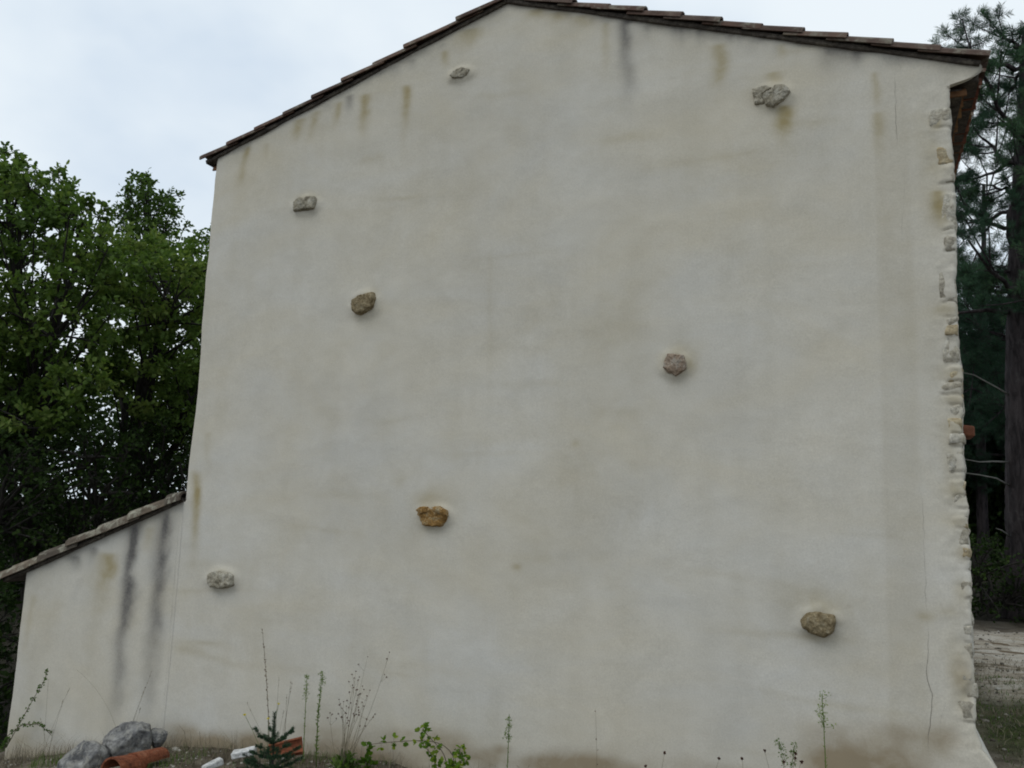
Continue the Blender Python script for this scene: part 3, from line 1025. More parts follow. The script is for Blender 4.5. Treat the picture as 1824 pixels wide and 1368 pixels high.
def quoin(a, b, t, bt, kind, seed):
    P0, P1 = at(a, bt), at(b, t)
    r = np.random.default_rng(seed + 500)
    zc = (P0[2] + P1[2]) / 2
    x1 = float(edge_right(np.array([zc]))[0]) + r.uniform(-.006, .007)
    x0 = x1 - (P1[0] - P0[0]) * r.uniform(.85, 1.1)
    z0, z1 = P0[2], P1[2]
    xm = np.array([(x0 + x1) / 2])
    out = float(relief(xm, np.array([zc]))[0] + corner_relief(xm, np.array([zc]))[0]) + r.uniform(-.004, .004)
    bm = bmesh.new()
    bmesh.ops.create_icosphere(bm, subdivisions=3, radius=1.0)
    V = np.array([v.co[:] for v in bm.verts])
    Fc = np.array([[v.index for v in f.verts] for f in bm.faces])
    bm.free()
    pw = 0.30
    V = np.sign(V) * np.abs(V) ** pw     # boxy
    V /= np.abs(V).max()
    ctr = np.array([(x0 + x1) / 2, 0.11, zc])
    half = np.array([(x1 - x0) / 2, 0.11 + out, (z1 - z0) / 2 * 1.18])
    W = ctr + V * half
    nn = np.stack([fbm(W + seed * 3.3, 0.09, seed + k, 4) for k in range(3)], -1)
    nn[:, 1] += 0.5 * np.round(fbm(W + seed, 0.07, seed + 40, 2) * 3) / 3
    W = W + nn * np.array([0.030, 0.020, 0.030])
    # tilt a little
    ang = r.normal(0, 0.10)
    dx, dz = W[:, 0] - ctr[0], W[:, 2] - ctr[2]
    W[:, 2] = ctr[2] + dz + dx * ang
    m = MB()
    m.add(W, None, Fc)
    return m.build('quoin_stone', MAT[{'w': 'quoin_white', 'o': 'quoin_ochre', 'g': 'quoin_grey'}[kind]], None, True)


for k, q in enumerate(QUO):
    part(quoin(*q, seed=k))

# --- cracks: hairline strips a millimetre off the render


def crack(pts, wpx, seed, y_off=-0.0015):
    P = np.array([at(*q) for q in pts])
    seg = np.concatenate([[0], np.cumsum(np.linalg.norm(np.diff(P, axis=0), axis=1))])
    n = max(8, int(seg[-1] / 0.012))
    tt = np.linspace(0, seg[-1], n)
    X = np.interp(tt, seg, P[:, 0])
    Z = np.interp(tt, seg, P[:, 2])
    X = X + 0.010 * fbm(np.stack([tt, 0 * tt + seed, 0 * tt], -1), 0.12, seed, 4) + 0.006 * fbm(np.stack([tt, 0 * tt + seed, 0 * tt + 4], -1), 0.05, seed + 2, 2)
    wd = wpx * 0.0030 * (0.25 + 1.3 * np.abs(fbm(np.stack([tt, 0 * tt, 0 * tt + seed], -1), 0.2, seed + 5, 3))) * np.minimum(1, np.minimum(tt, seg[-1] - tt) / 0.15 + 0.1)
    rows = []
    for sgn in (-1, 1):
        x = X + sgn * wd / 2
        y = -relief(x, Z) + y_off
        y -= corner_relief(x, Z)
        rows.append(np.stack([x, y, Z], -1))
    m = MB()
    i = np.arange(n - 1)
    m.add(np.vstack(rows), np.stack([i, n + i, n + i + 1, i + 1], -1))
    return part(m.build('crack', MAT['crack']))


crack([(1592, 132), (1596, 200), (1598, 262)], .75, 1)
crack([(1598, 90), (1601, 108), (1607, 122), (1603, 130)], .6, 2)
crack([(1613, 268), (1609, 360), (1606, 430)], .35, 3)
crack([(1641, 880), (1645, 960), (1650, 1100)], .4, 4)
crack([(1653, 1104), (1650, 1200), (1659, 1240), (1654, 1300), (1656, 1340)], .85, 5)
crack([(1683, 1248), (1672, 1330)], .4, 6)
crack([(1394, 76), (1386, 96), (1379, 104)], .5, 7)
crack([(323, 900), (308, 1060), (291, 1270)], .55, 8, -0.004)

# --- tile end of a ledge on the side facade
m = MB()
c0 = at(1720, 765, 0.35)
bx = np.array([(x, y, z) for x in (XR - 0.10, XR + 0.09) for y in (0.36, 0.60) for z in (c0[2] - 0.036, c0[2] + 0.036)])
bx[:, 2] -= (bx[:, 0] - XR) * 0.12
bx[4:, 2] *= 1.0
m.add(bx, [(0, 1, 3, 2), (4, 6, 7, 5), (0, 4, 5, 1), (2, 3, 7, 6), (0, 2, 6, 4), (1, 5, 7, 3)])
o = m.build('ledge_tile', MAT['tile_red'])
bv = o.modifiers.new('bevel', 'BEVEL')
bv.width = 0.012
bv.segments = 2
part(o)

# ------------------------------------------------------------------ lean-to
lean = empty('lean_to', (-6.5, 0, -2.4), 'low lean-to with lichened tile roof and black runs, against the left of the house', 'lean-to')


def lean_skin():
    NX, NZ = 130, 150
    s = np.linspace(0, 1, NX + 1)
    t = np.linspace(0, 1, NZ + 1)
    SS, TT = np.meshgrid(s, t, indexing='ij')
    zb = -2.9
    x1 = XL - 0.0015
    x = LXL + SS * (x1 - LXL)
    z = zb + TT * (ltop(x) - zb + 0.01)
    xf, zf = x.ravel(), z.ravel()
    p = np.stack([np.full_like(zf, 5.0), 0 * zf, zf], -1)
    xf = xf + (0.016 * fbm(p, 0.6, 15, 4)) * (1 - SS.ravel())
    y = -relief(xf, zf) + 0.002
    el = xf - xf.reshape(NX + 1, NZ + 1)[0][None, :].repeat(NX + 1, 0).ravel()
    r = 0.04
    y += np.where(el < r, r - np.sqrt(np.clip(r * r - (r - np.clip(el, 0, r)) ** 2, 0, None)), 0)
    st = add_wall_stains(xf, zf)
    V = [np.stack([xf, y, zf], -1)]
    C = [st]
    idx = np.arange((NX + 1) * (NZ + 1)).reshape(NX + 1, NZ + 1)
    Q = [np.stack([idx[:-1, :-1], idx[1:, :-1], idx[1:, 1:], idx[:-1, 1:]], -1).reshape(-1, 4)]
    n0 = len(V[0])
    prev = idx[0]
    base = V[0][prev]
    s0 = st[prev]
    for d in (0.15, 0.6, 1.6, 4.5):
        vv = base.copy()
        vv[:, 1] = d
        V.append(vv)
        C.append(s0 * .5)
        cur = n0 + np.arange(NZ + 1)
        n0 += NZ + 1
        Q.append(np.stack([prev[:-1], prev[1:], cur[1:], cur[:-1]], -1))
        prev = cur
    return to_local(mesh_np('wall', np.vstack(V), np.vstack(Q), MAT['plaster'], None, True, np.vstack(C), 'stain'), lean)


lean_skin()
lroof = empty('roof', (-6.5, 0, -0.3))
to_local(lroof, lean)
bpy.context.view_layer.update()
LR_INV = lroof.matrix_world.inverted()
LEB = -7.82
LANG = math.atan(LSL)
to_local(slab(LEB + 0.10, float(ltop(LEB + 0.10)), XL - 0.004, float(ltop(XL - .004)), -0.02, 4.5, 0.04, 'roof_bed', MAT['mortar']), lean)
TO = tile_mesh('old_tile', 0.50, 0.112, 0.094, 0.022)
TO.materials.append(MAT['tile_old'])
ed = [at(q, 960)[0] for q in (29, 81, 133, 188, 243, 305)]
lows = [LEB] + [at(29, 1012)[0], at(81, 990)[0], at(133, 966)[0], at(188, 942)[0], at(243, 915)[0], at(305, 890)[0]]
for j in range(20):
    for i, lo in enumerate(lows):
        hi = lo + 0.48 * math.cos(LANG)
        L = 1.0
        if hi > XL - 0.01:
            hi = XL - 0.01
            L = (hi - lo) / (0.50 * math.cos(LANG))
        z = float(ltop(hi)) + 0.024
        m4 = tile_matrix(hi, 0.030 + j * 0.225 + random.gauss(0, .006), z, -1, LANG, 0.05, 2.0) @ Matrix.Diagonal((L, 1, 1, 1))
        put_tile(TO, m4, lroof, LR_INV)
# short lead-grey fillet where the lean-to roof meets the house

# ------------------------------------------------------------------ ground
def make_ground():
    def axis(lo, hi, flo, fhi, fine):
        a = np.arange(flo, fhi + 1e-6, fine)
        out_hi, st, v = [], fine, fhi
        while v < hi:
            st *= 1.16
            v += st
            out_hi.append(v)
        out_lo, st, v = [], fine, flo
        while v > lo:
            st *= 1.16
            v -= st
            out_lo.append(v)
        return np.concatenate([out_lo[::-1], a, out_hi])
    xs = axis(-260, 260, -9.0, 3.6, 0.045)
    ys = axis(-120, 320, -2.4, 1.0, 0.045)
    ys = np.unique(np.concatenate([ys, np.arange(1.0, 12.0, 0.10)]))
    X, Y = np.meshgrid(xs, ys, indexing='ij')
    Z = gheight(X, Y)
    p = np.stack([X.ravel(), Y.ravel(), 0 * X.ravel()], -1)
    # R: pale sandy limestone, G: grassy, B: dark leaf litter
    sand = (sstep(0.8, 1.3, X) * sstep(2.6, 3.8, Y + 0.8 * fbm(p, 1.2, 51, 3).reshape(X.shape)) * (1 - sstep(8.2, 9.6, Y))).ravel()
    sand = np.maximum(sand, 0.35 * np.clip(fbm(p, 0.5, 52, 4) * 2, 0, 1))
    grass = (sstep(0.7, 1.0, X) * sstep(0.6, 1.4, Y) * (1 - sstep(2.6, 4.0, Y))).ravel() * np.clip(0.7 + fbm(p, 0.6, 53, 4), 0, 1)
    lit = np.maximum(sstep(9.0, 10.5, Y), sstep(-7.3, -8.5, X)).ravel()
    Q = np.arange(X.size).reshape(X.shape)
    q = np.stack([Q[:-1, :-1], Q[1:, :-1], Q[1:, 1:], Q[:-1, 1:]], -1).reshape(-1, 4)
    m, nt, b = new_mat('stony_soil', 0.97, 0.1)
    v = objvec(nt)
    vs = objvec(nt, (0.5, 2.2, 1))
    soil = ramp_n(nt, noise_n(nt, v, 5, 8, 0.7, 0.4), [(0.28, (0.045, 0.036, 0.026)), (0.5, (0.115, 0.095, 0.07)), (0.66, (0.20, 0.175, 0.135)), (0.8, (0.31, 0.285, 0.235))])
    fine = ramp_n(nt, noise_n(nt, v, 60, 5, 0.75), [(0.3, (0.62,) * 3), (0.7, (1.25,) * 3)])
    sandc = ramp_n(nt, noise_n(nt, vs, 2.4, 8, 0.7, 0.5), [(0.36, (0.13, 0.09, 0.05)), (0.45, (0.40, 0.345, 0.265)), (0.60, (0.58, 0.53, 0.45))])
    grc = ramp_n(nt, noise_n(nt, v, 6, 6, 0.7), [(0.3, (0.03, 0.04, 0.015)), (0.55, (0.065, 0.08, 0.025)), (0.75, (0.15, 0.125, 0.065))])
    at_ = N(nt, 'ShaderNodeAttribute', attribute_name='cover')
    sep = nt.nodes.new('ShaderNodeSeparateColor')
    nt.links.new(at_.outputs['Color'], sep.inputs[0])
    col = mixc(nt, sep.outputs[0], soil, sandc)
    col = mixc(nt, sep.outputs[1], col, grc)
    col = mixc(nt, sep.outputs[2], col, (0.030, 0.027, 0.018))
    col = mixc(nt, 1.0, col, fine, 'MULTIPLY')
    nt.links.new(col, b.inputs['Base Color'])
    h = math_n(nt, 'ADD', noise_n(nt, v, 18, 8, 0.7), math_n(nt, 'MULTIPLY', noise_n(nt, v, 90, 4, 0.7), 0.25))
    bump_n(nt, b, h, 0.9, 0.03)
    o = mesh_np('ground', np.stack([X.ravel(), Y.ravel(), Z.ravel()], -1), q, m, None, True, np.clip(np.stack([sand, grass, lit], -1), 0, 1), 'cover')
    tag(o, kind='structure', label='bare stony soil round the house, sandy and grassy beyond the right corner')
    return o


make_ground()


def ground_at(px, py, y_lo=-3.0, y_hi=14.0):
    """first point of the ground on a photo sight line"""
    d = ray(px, py)
    for t in np.linspace(3.0, 30.0, 900):
        q = CAM + d * t
        if q[2] < float(gheight(np.array([q[0]]), np.array([q[1]]))[0]):
            return q
    return CAM + d * 8


def gz1(x, y):
    return float(gheight(np.array([x]), np.array([y]))[0])

# ------------------------------------------------------------------ loose stones, debris


def boulder(loc, size, seed, label, rot=0.0):
    bm = bmesh.new()
    bmesh.ops.create_icosphere(bm, subdivisions=5, radius=1.0)
    V = np.array([v.co[:] for v in bm.verts])
    Fc = np.array([[v.index for v in f.verts] for f in bm.faces])
    bm.free()
    r = np.random.default_rng(seed)
    for _ in range(9):      # knock flat faces off
        n = r.normal(size=3)
        n /= np.linalg.norm(n)
        d = r.uniform(0.62, 0.88)
        e = V @ n - d
        V = V - np.outer(np.clip(e, 0, None) * 0.85, n)
    V = V + V * (0.16 * fbm(V + seed, 0.8, seed, 4) + 0.09 * fbm(V + seed, 0.26, seed + 3, 5, .6))[:, None]
    # eroded pits
    V = V - V * (0.08 * np.clip(fbm(V + seed, 0.3, seed + 8, 3) - .15, 0, 1))[:, None]
    V = V * np.array(size)
    c, s = math.cos(rot), math.sin(rot)
    V = np.stack([V[:, 0] * c - V[:, 2] * s, V[:, 1], V[:, 0] * s + V[:, 2] * c], -1)
    m = MB()
    m.add(V, None, Fc)
    o = m.build('boulder', MAT['boulder'], None, True)
    o.location = loc
    return tag(o, label, 'boulder', 'grey boulders by the lean-to')


p = at(150, 1352, -0.55)
boulder(p + np.array([0, 0, -0.05]), (0.23, 0.22, 0.22), 11, 'large dark grey limestone boulder at the front, left of the terracotta tile', 0.1)
p = at(232, 1322, -0.32)
boulder(p, (0.225, 0.2, 0.165), 12, 'lichen topped grey boulder behind the terracotta tile, against the wall', 0.25)
p = at(279, 1312, -0.2)
boulder(p, (0.075, 0.09, 0.085), 13, 'small pale boulder at the right end of the boulder row', 0.3)

# terracotta tiles on the ground by the boulders
G0 = at(203, 1362, -1.0)
G1 = at(288, 1340, -0.50)


def loose_tile(a, b, r0, r1, label, seed, roll=0.0, mat='terracotta'):
    a, b = np.array(a), np.array(b)
    L = float(np.linalg.norm(b - a))
    me = tile_mesh('terracotta_tile', L, r0, r1, 0.016, 10, math.pi * 1.05)
    me.materials.append(MAT[mat])
    o = bpy.data.objects.new('terracotta_tile', me)
    COL.objects.link(o)
    d = Vector(b - a)
    q = d.to_track_quat('X', 'Z')
    o.matrix_world = Matrix.Translation(a) @ q.to_matrix().to_4x4() @ Matrix.Rotation(roll, 4, 'X')
    return tag(o, label, 'roof tile', 'loose terracotta tiles on the soil')


gA, gB = G0.copy(), G1.copy()
loose_tile(gB + np.array([0.0, 0, -0.03]), gA + (gB - gA) * 0.36 + np.array([0, 0, -0.03]), .092, .080, 'orange barrel tile by the boulders, farther one of the overlapping pair', 1, 0.1)
loose_tile(gA + (gB - gA) * 0.50 + np.array([0, 0, -0.045]), gA + np.array([-.02, 0, -0.045]), .108, .092, 'orange barrel tile by the boulders with its open end facing out at the left', 2, 0.0)
q0, q1 = at(538, 1326, -0.42), at(478, 1338, -0.55)
loose_tile(q0, q1, .062, .075, 'broken orange tile half hidden behind the little fir sapling', 3, 2.6)

# white debris
def bar(a, b, wd, th, label, seed):
    a, b = np.array(a), np.array(b)
    d = b - a
    L = np.linalg.norm(d)
    bm = bmesh.new()
    bmesh.ops.create_cube(bm, size=1.0)
    bmesh.ops.subdivide_edges(bm, edges=bm.edges[:], cuts=5, use_grid_fill=True)
    for v in bm.verts:
        v.co = Vector((v.co.x * L, v.co.y * wd, v.co.z * th))
    bmesh.ops.bevel(bm, geom=[e for e in bm.edges if e.calc_face_angle(0) > 1.0], offset=th * .18, segments=1, affect='EDGES')
    V = np.array([v.co[:] for v in bm.verts])
    n = np.stack([fbm(V + seed, 0.06, seed + k, 3) for k in range(3)], -1)
    for v, dn in zip(bm.verts, n):
        v.co += Vector(dn) * th * .16
    me = bpy.data.meshes.new('plaster_chunk')
    bm.to_mesh(me)
    bm.free()
    me.materials.append(MAT['white'])
    o = bpy.data.objects.new('plaster_chunk', me)
    COL.objects.link(o)
    o.matrix_world = Matrix.Translation((a + b) / 2) @ Vector(d).to_track_quat('X', 'Z').to_matrix().to_4x4()
    return tag(o, label, 'rubble')


bar(at(362, 1371, -0.75), at(396, 1354, -0.62), 0.06, 0.05, 'narrow white broken strip at the bottom edge, left of the other white piece', 3)
bar(at(414, 1345, -0.5), at(456, 1336, -0.42), 0.10, 0.05, 'flat white chunk on the soil just left of the fir sapling', 5)

# ------------------------------------------------------------------ gravel, litter, grass (stuff)
def scatter_pebbles():
    m = MB()
    bm = bmesh.new()
    bmesh.ops.create_icosphere(bm, subdivisions=1, radius=1.0)
    V0 = np.array([v.co[:] for v in bm.verts])
    F0 = np.array([[v.index for v in f.verts] for f in bm.faces])
    bm.free()
    for k in range(5200):
        if k < 4000:
            x, y = rng.uniform(-7.6, -1.5), -abs(rng.normal(0.1, 0.8)) - 0.03
        else:
            x, y = rng.uniform(0.85, 3.2), rng.uniform(0.2, 9)
        r = 0.004 * math.exp(rng.normal(0.25, 0.6))
        if y > 1:
            r *= 1.6
        r = min(r, 0.03)
        V = V0 * (1 + rng.normal(0, .18, (len(V0), 1))) * r * np.array([rng.uniform(.8, 1.5), rng.uniform(.8, 1.4), rng.uniform(.5, .9)])
        z = gz1(x, y)
        m.add(V + np.array([x, y, z + r * .2]), None, F0, rng.uniform(0, 1))
    mt = tint_mat('gravel', (0.07, 0.058, 0.045), (0.19, 0.17, 0.135), (0.42, 0.40, 0.35), 0.95, 0.0, 0.1)
    tag(m.build('gravel', mt), 'small limestone gravel scattered on the soil at the foot of the wall', None, None, 'stuff')


scatter_pebbles()


def blades(m, x, y, n, h, spread, c_lo, c_hi, lean=0.4, wd=0.004):
    ang = rng.uniform(0, 2 * math.pi, n)
    p = np.stack([x + rng.normal(0, spread, n), y + rng.normal(0, spread, n), np.zeros(n)], -1)
    p[:, 2] = gheight(p[:, 0], p[:, 1]) - 0.01
    ok = ~((p[:, 1] > -0.01) & (p[:, 0] < 0.75) & (p[:, 0] > -7.6))
    p, ang = p[ok], ang[ok]
    n = len(p)
    if n == 0:
        return
    hh = h * rng.uniform(.5, 1.15, n)
    ln = np.abs(rng.normal(0, lean, n))
    d0 = np.stack([np.cos(ang) * ln * .4, np.sin(ang) * ln * .4, np.ones(n)], -1)
    d1 = np.stack([np.cos(ang) * ln * 1.6, np.sin(ang) * ln * 1.6, np.ones(n) * .8], -1)
    sdir = np.stack([-np.sin(ang), np.cos(ang), 0 * ang], -1) * wd
    a = p + d0 * hh[:, None] * .5
    b = a + d1 * hh[:, None] * .5
    V = np.stack([p - sdir, p + sdir, a + sdir * .8, a - sdir * .8, b], 1).reshape(-1, 3)
    i = np.arange(n)[:, None] * 5
    c = np.repeat(rng.uniform(c_lo, c_hi, n), 5)
    m.add(V, i + np.array([0, 1, 2, 3]), i + np.array([3, 2, 4]), np.stack([c, c, c], -1))


gm = MB()
for k in range(320):      # grassy patch beyond the right corner
    x, y = rng.uniform(0.85, 3.6), rng.uniform(0.5, 4.2)
    blades(gm, x, y, 12, 0.05, 0.08, 0, 0.45, 0.9, 0.003)
for px, py, n, h in [(330, 1352, 40, .08), (355, 1348, 30, .10), (270, 1366, 60, .09), (245, 1362, 40, .10), (312, 1362, 40, .08), (620, 1338, 60, .08), (600, 1335, 50, .07), (640, 1340, 50, .07), (700, 1352, 25, .06), (575, 1335, 25, .06), (440, 1338, 20, .08), (90, 1366, 50, .15), (70, 1366, 50, .12), (850, 1366, 20, .06)]:
    q = ground_at(px, py)
    blades(gm, q[0], min(q[1], -0.06), n, h, 0.07, 0, 0.7, 0.5, 0.0022)
for k in range(60):
    x = rng.uniform(-5.4, -2.2)
    blades(gm, x, -abs(rng.normal(0.15, 0.25)) - .04, 9, rng.uniform(.03, .08), 0.04, 0.0, 0.5, .7, 0.0022)
tag(gm.build('grass', MAT['weed']), 'short green grass tufts on the soil', None, None, 'stuff')
dm = MB()
for k in range(500):
    x, y = rng.uniform(0.85, 3.6), rng.uniform(0.05, 5.5)
    blades(dm, x, y, 14, 0.06, 0.09, 0.0, .8, 1.3, 0.003)
for k in range(260):
    x, y = rng.uniform(-7.4, -1.6), -abs(rng.normal(0.3, 0.5)) - .05
    blades(dm, x, y, 7, 0.05, 0.06, 0.1, 0.9, 1.6, 0.002)
for k in range(620):
    x = rng.uniform(-7.3, -1.8)
    blades(dm, x, -abs(rng.normal(0.14, 0.16)) - .03, 5, .05 + .20 * rng.uniform() ** 2.5, 0.05, 0.0, 0.8, .8, 0.0016)
tag(dm.build('dry_grass', MAT['straw']), 'dry straw and litter on the soil', None, None, 'stuff')

# ------------------------------------------------------------------ weeds
def bezier(a, b, bend, n=10):
    a, b = np.array(a, float), np.array(b, float)
    mid = (a + b) / 2 + np.array(bend)
    t = np.linspace(0, 1, n)[:, None]
    return (1 - t) ** 2 * a + 2 * t * (1 - t) * mid + t * t * b


def rdirs(n, up=0.0, r=None):
    r = r or rng
    d = r.normal(size=(n, 3))
    d[:, 2] += up
    return d / np.linalg.norm(d, axis=1)[:, None]


def plant(name, base, label, cat, group=None):
    return empty(name, base, label, cat, group)


def stalk_weed(px0, py0, px1, py1, y, label, mat='weed', leaves=40, llen=0.03, lw=0.005, rad=0.004, top=0.0, tone=(0.3, 0.9), seeds=0, name='stalk_weed', group=None, bend=0.02):
    tip = at(px1, py1, y)
    b = at(px0, py0, y)
    g = gz1(b[0], y)
    if b[2] > g - 0.02:
        base = np.array([b[0] + (b[0] - tip[0]) * max(0, (b[2] - g)) / max(0.05, tip[2] - b[2]), y, g - 0.01])
    else:
        base = np.array([b[0], y, g - 0.01])
    r = plant(name, base, label, 'weed', group)
    pts = bezier(base, tip, (rng.normal(0, bend), rng.normal(0, bend), 0), 12)
    m = MB()
    m.tube(pts, np.linspace(rad, rad * .4, 12), 5, rng.uniform(*tone))
    o = to_local(m.build('stem', MAT[mat]), r)
    if leaves:
        m = MB()
        t = rng.uniform(0.12, 0.98, leaves)
        P = np.stack([np.interp(t, np.linspace(0, 1, 12), pts[:, k]) for k in range(3)], -1)
        d = rdirs(leaves, 0.5)
        d[:, 2] = np.abs(d[:, 2]) + .35
        sc = (1.15 - 0.7 * t)
        m.leaves(P, d, rdirs(leaves), llen * sc * rng.uniform(.7, 1.2, leaves), lw, rng.uniform(tone[0], tone[1], leaves))
        to_local(m.build('leaves', MAT[mat]), r)
    if top:
        m = MB()
        for k in range(16):
            t0 = rng.uniform(.72, .97)
            q = np.array([np.interp(t0, np.linspace(0, 1, 12), pts[:, j]) for j in range(3)])
            d = rdirs(1, 1.6)[0]
            e = q + d * top * rng.uniform(.3, .8)
            m.tube(bezier(q, e, (0, 0, -.01), 4), [rad * .35, rad * .3, rad * .25, rad * .2], 3, rng.uniform(*tone))
            u = rdirs(8, .4)
            m.leaves(np.repeat(e[None], 8, 0) + u * .008, u, rdirs(8), 0.014, 0.006, rng.uniform(tone[0], tone[1], 8))
        to_local(m.build('flower_spray', MAT[mat]), r)
    if seeds:
        m = MB()
        t = rng.uniform(.25, 1, seeds)
        P = np.stack([np.interp(t, np.linspace(0, 1, 12), pts[:, k]) for k in range(3)], -1)
        m.leaves(P, rdirs(seeds, .8), rdirs(seeds), 0.016, 0.008, rng.uniform(0, 1, seeds))
        to_local(m.build('seeds', MAT['seed']), r)
    return r


stalk_weed(478, 1318, 467, 1120, -0.30, 'tall thin brown dry stalk rising above the fir sapling', 'straw', 0, rad=.0035, tone=(.2, .5), seeds=60, name='dry_stalk')
stalk_weed(542, 1312, 547, 1200, -0.22, 'slim green leafy stalk, left of the two by the broken tile', 'weed', 70, .022, .006, .0035, .03, (.4, .95), group='twin green stalks')
stalk_weed(566, 1330, 575, 1196, -0.30, 'thicker green leafy stalk, right of the two by the broken tile', 'weed', 150, .030, .008, .0045, .03, (.3, .9), group='twin green stalks')
stalk_weed(902, 1380, 907, 1272, -0.45, 'single green stalk with feathery top at the middle of the bottom edge', 'weed', 60, .028, .005, .004, .05, (.3, .8))
stalk_weed(1470, 1385, 1464, 1236, -0.55, 'tall pale green stalk with open feathery head near the right bottom corner', 'weed', 50, .028, .005, .004, .09, (.55, 1.0))
stalk_weed(1061, 1375, 1060, 1258, -0.15, 'single hair thin dry grass stem before the middle of the wall', 'straw', 0, rad=.0016, tone=(.4, .7), seeds=6, name='dry_stalk')
stalk_weed(1398, 1385, 1388, 1322, -0.55, 'short wispy weed among the seed heads at the right', 'weed', 14, .02, .004, .0022, .04, (.2, .6))
stalk_weed(1412, 1385, 1416, 1326, -0.5, 'short green sprig beside the tall feathery stalk', 'weed', 14, .02, .004, .0022, .03, (.2, .6))


def grass_spray(px, py, tips, y, label, group=None, rad=.0016):
    b = at(px, py, y)
    base = np.array([b[0], y, gz1(b[0], y) - 0.01])
    r = plant('dry_grass_clump', base, label, 'dry grass', group)
    for (tx, ty, bx, bz) in tips:
        m, s = MB(), MB()
        tip = at(tx, ty, y + rng.normal(0, .05))
        pts = bezier(base + rng.normal(0, .02, 3) * np.array([1, 1, 0]), tip, (bx, 0, bz), 12)
        m.tube(pts, np.linspace(rad, rad * .5, 12), 4, rng.uniform(.2, .8))
        k = 8
        t = rng.uniform(.84, 1, k)
        P = np.stack([np.interp(t, np.linspace(0, 1, 12), pts[:, j]) for j in range(3)], -1)
        dd = np.repeat((pts[-1] - pts[-2])[None], k, 0) + rng.normal(0, .006, (k, 3))
        s.leaves(P, dd, rdirs(k), 0.018, 0.005, rng.uniform(.3, 1, k))
        to_local(m.build('stem', MAT['straw']), r)
        to_local(s.build('seed_head', MAT['straw']), r)
    return r


grass_spray(222, 1290, [(138, 1194, .18, .10), (258, 1226, 0, .03), (270, 1196, .0, .02), (250, 1262, 0, 0)], -0.12, 'thin arching dry grass rising behind the boulders')
grass_spray(80, 1360, [(86, 1212, 0, 0), (112, 1248, 0, .02), (72, 1280, 0, 0), (125, 1224, 0, .05), (95, 1300, 0, 0)], -0.15, 'faint dry grass stems at the far left foot of the lean-to')
grass_spray(498, 1330, [(505, 1268, 0, 0), (511, 1236, 0, .02), (518, 1214, 0, .02), (497, 1208, 0, 0), (440, 1252, -.02, .02), (520, 1218, 0, 0)], -0.25, 'thin dry grass stems around the fir sapling')

# yellow-flowered hawkweed
b = at(478, 1330, -0.3)
base = np.array([b[0], -0.3, gz1(b[0], -.3)])
r = plant('hawkweed', base, 'spindly weed with three small yellow flowers beside the fir sapling', 'weed')
m, s = MB(), MB()
for tx, ty in ((436, 1274), (478, 1281), (496, 1255)):
    tip = at(tx, ty, -0.3 + rng.normal(0, .04))
    m.tube(bezier(base, tip, (0, 0, .03), 8), .002, 4, .3)
    u = rdirs(14, 1.0)
    s.leaves(np.repeat(tip[None], 14, 0), u, rdirs(14), .016, .010, rng.uniform(0, 1, 14))
to_local(m.build('stems', MAT['weed']), r)
to_local(s.build('flowers', MAT['petal']), r)


def seedhead_plant(px, py, y, heads, label, group=None, leafy=0, tone=(.2, .7), mat='straw', hs=.016):
    b = at(px, py, y)
    base = np.array([b[0], y, gz1(b[0], y) - 0.01])
    r = plant('seedhead_weed', base, label, 'weed', group)
    m, s, l = MB(), MB(), MB()
    for tx, ty in heads:
        if not leafy:
            m, s = MB(), MB()
        tip = at(tx, ty, y + rng.normal(0, .03))
        pts = bezier(base + rng.normal(0, .025, 3) * np.array([1, 1, 0]), tip, (rng.normal(0, .035), rng.normal(0, .02), rng.uniform(.0, .04)), 9)
        m.tube(pts, np.linspace(.0019, .0008, 9), 4, rng.uniform(*tone))
        if leafy:
            for _ in range(3):
                q = pts[rng.integers(5, 8)]
                e = q + np.array([rng.normal(0, .03), rng.normal(0, .02), rng.uniform(.02, .07)])
                m.tube(bezier(q, e, (0, 0, -.006), 4), [.0009, .0008, .0007, .0006], 3, rng.uniform(*tone))
                u = rdirs(9, .6)
                s.leaves(np.repeat(e[None], 9, 0), u, rdirs(9), .010, .006, rng.uniform(0, .8, 9))
        u = rdirs(26, .6)
        s.leaves(np.repeat(tip[None], 26, 0) - u * .002, u, rdirs(26), hs * rng.uniform(.6, 1.1, 26), hs * .6, rng.uniform(0, .6, 26))
        if not leafy:
            to_local(m.build('stem', MAT[mat]), r)
            to_local(s.build('seed_head', MAT['seed']), r)
    if leafy:
        to_local(m.build('stems', MAT[mat]), r)
        tag(to_local(s.build('seed_heads', MAT['seed']), r), kind='stuff')
    if leafy:
        n = leafy
        u = rdirs(n, .5)
        u[:, 2] = np.abs(u[:, 2])
        l.leaves(np.repeat(base[None], n, 0) + u * rng.uniform(0, .10, (n, 1)), u, rdirs(n), rng.uniform(.04, .09, n), rng.uniform(.012, .025, n), rng.uniform(0, .7, n), .2, True)
        to_local(l.build('leaves', MAT['weed']), r)
    return r


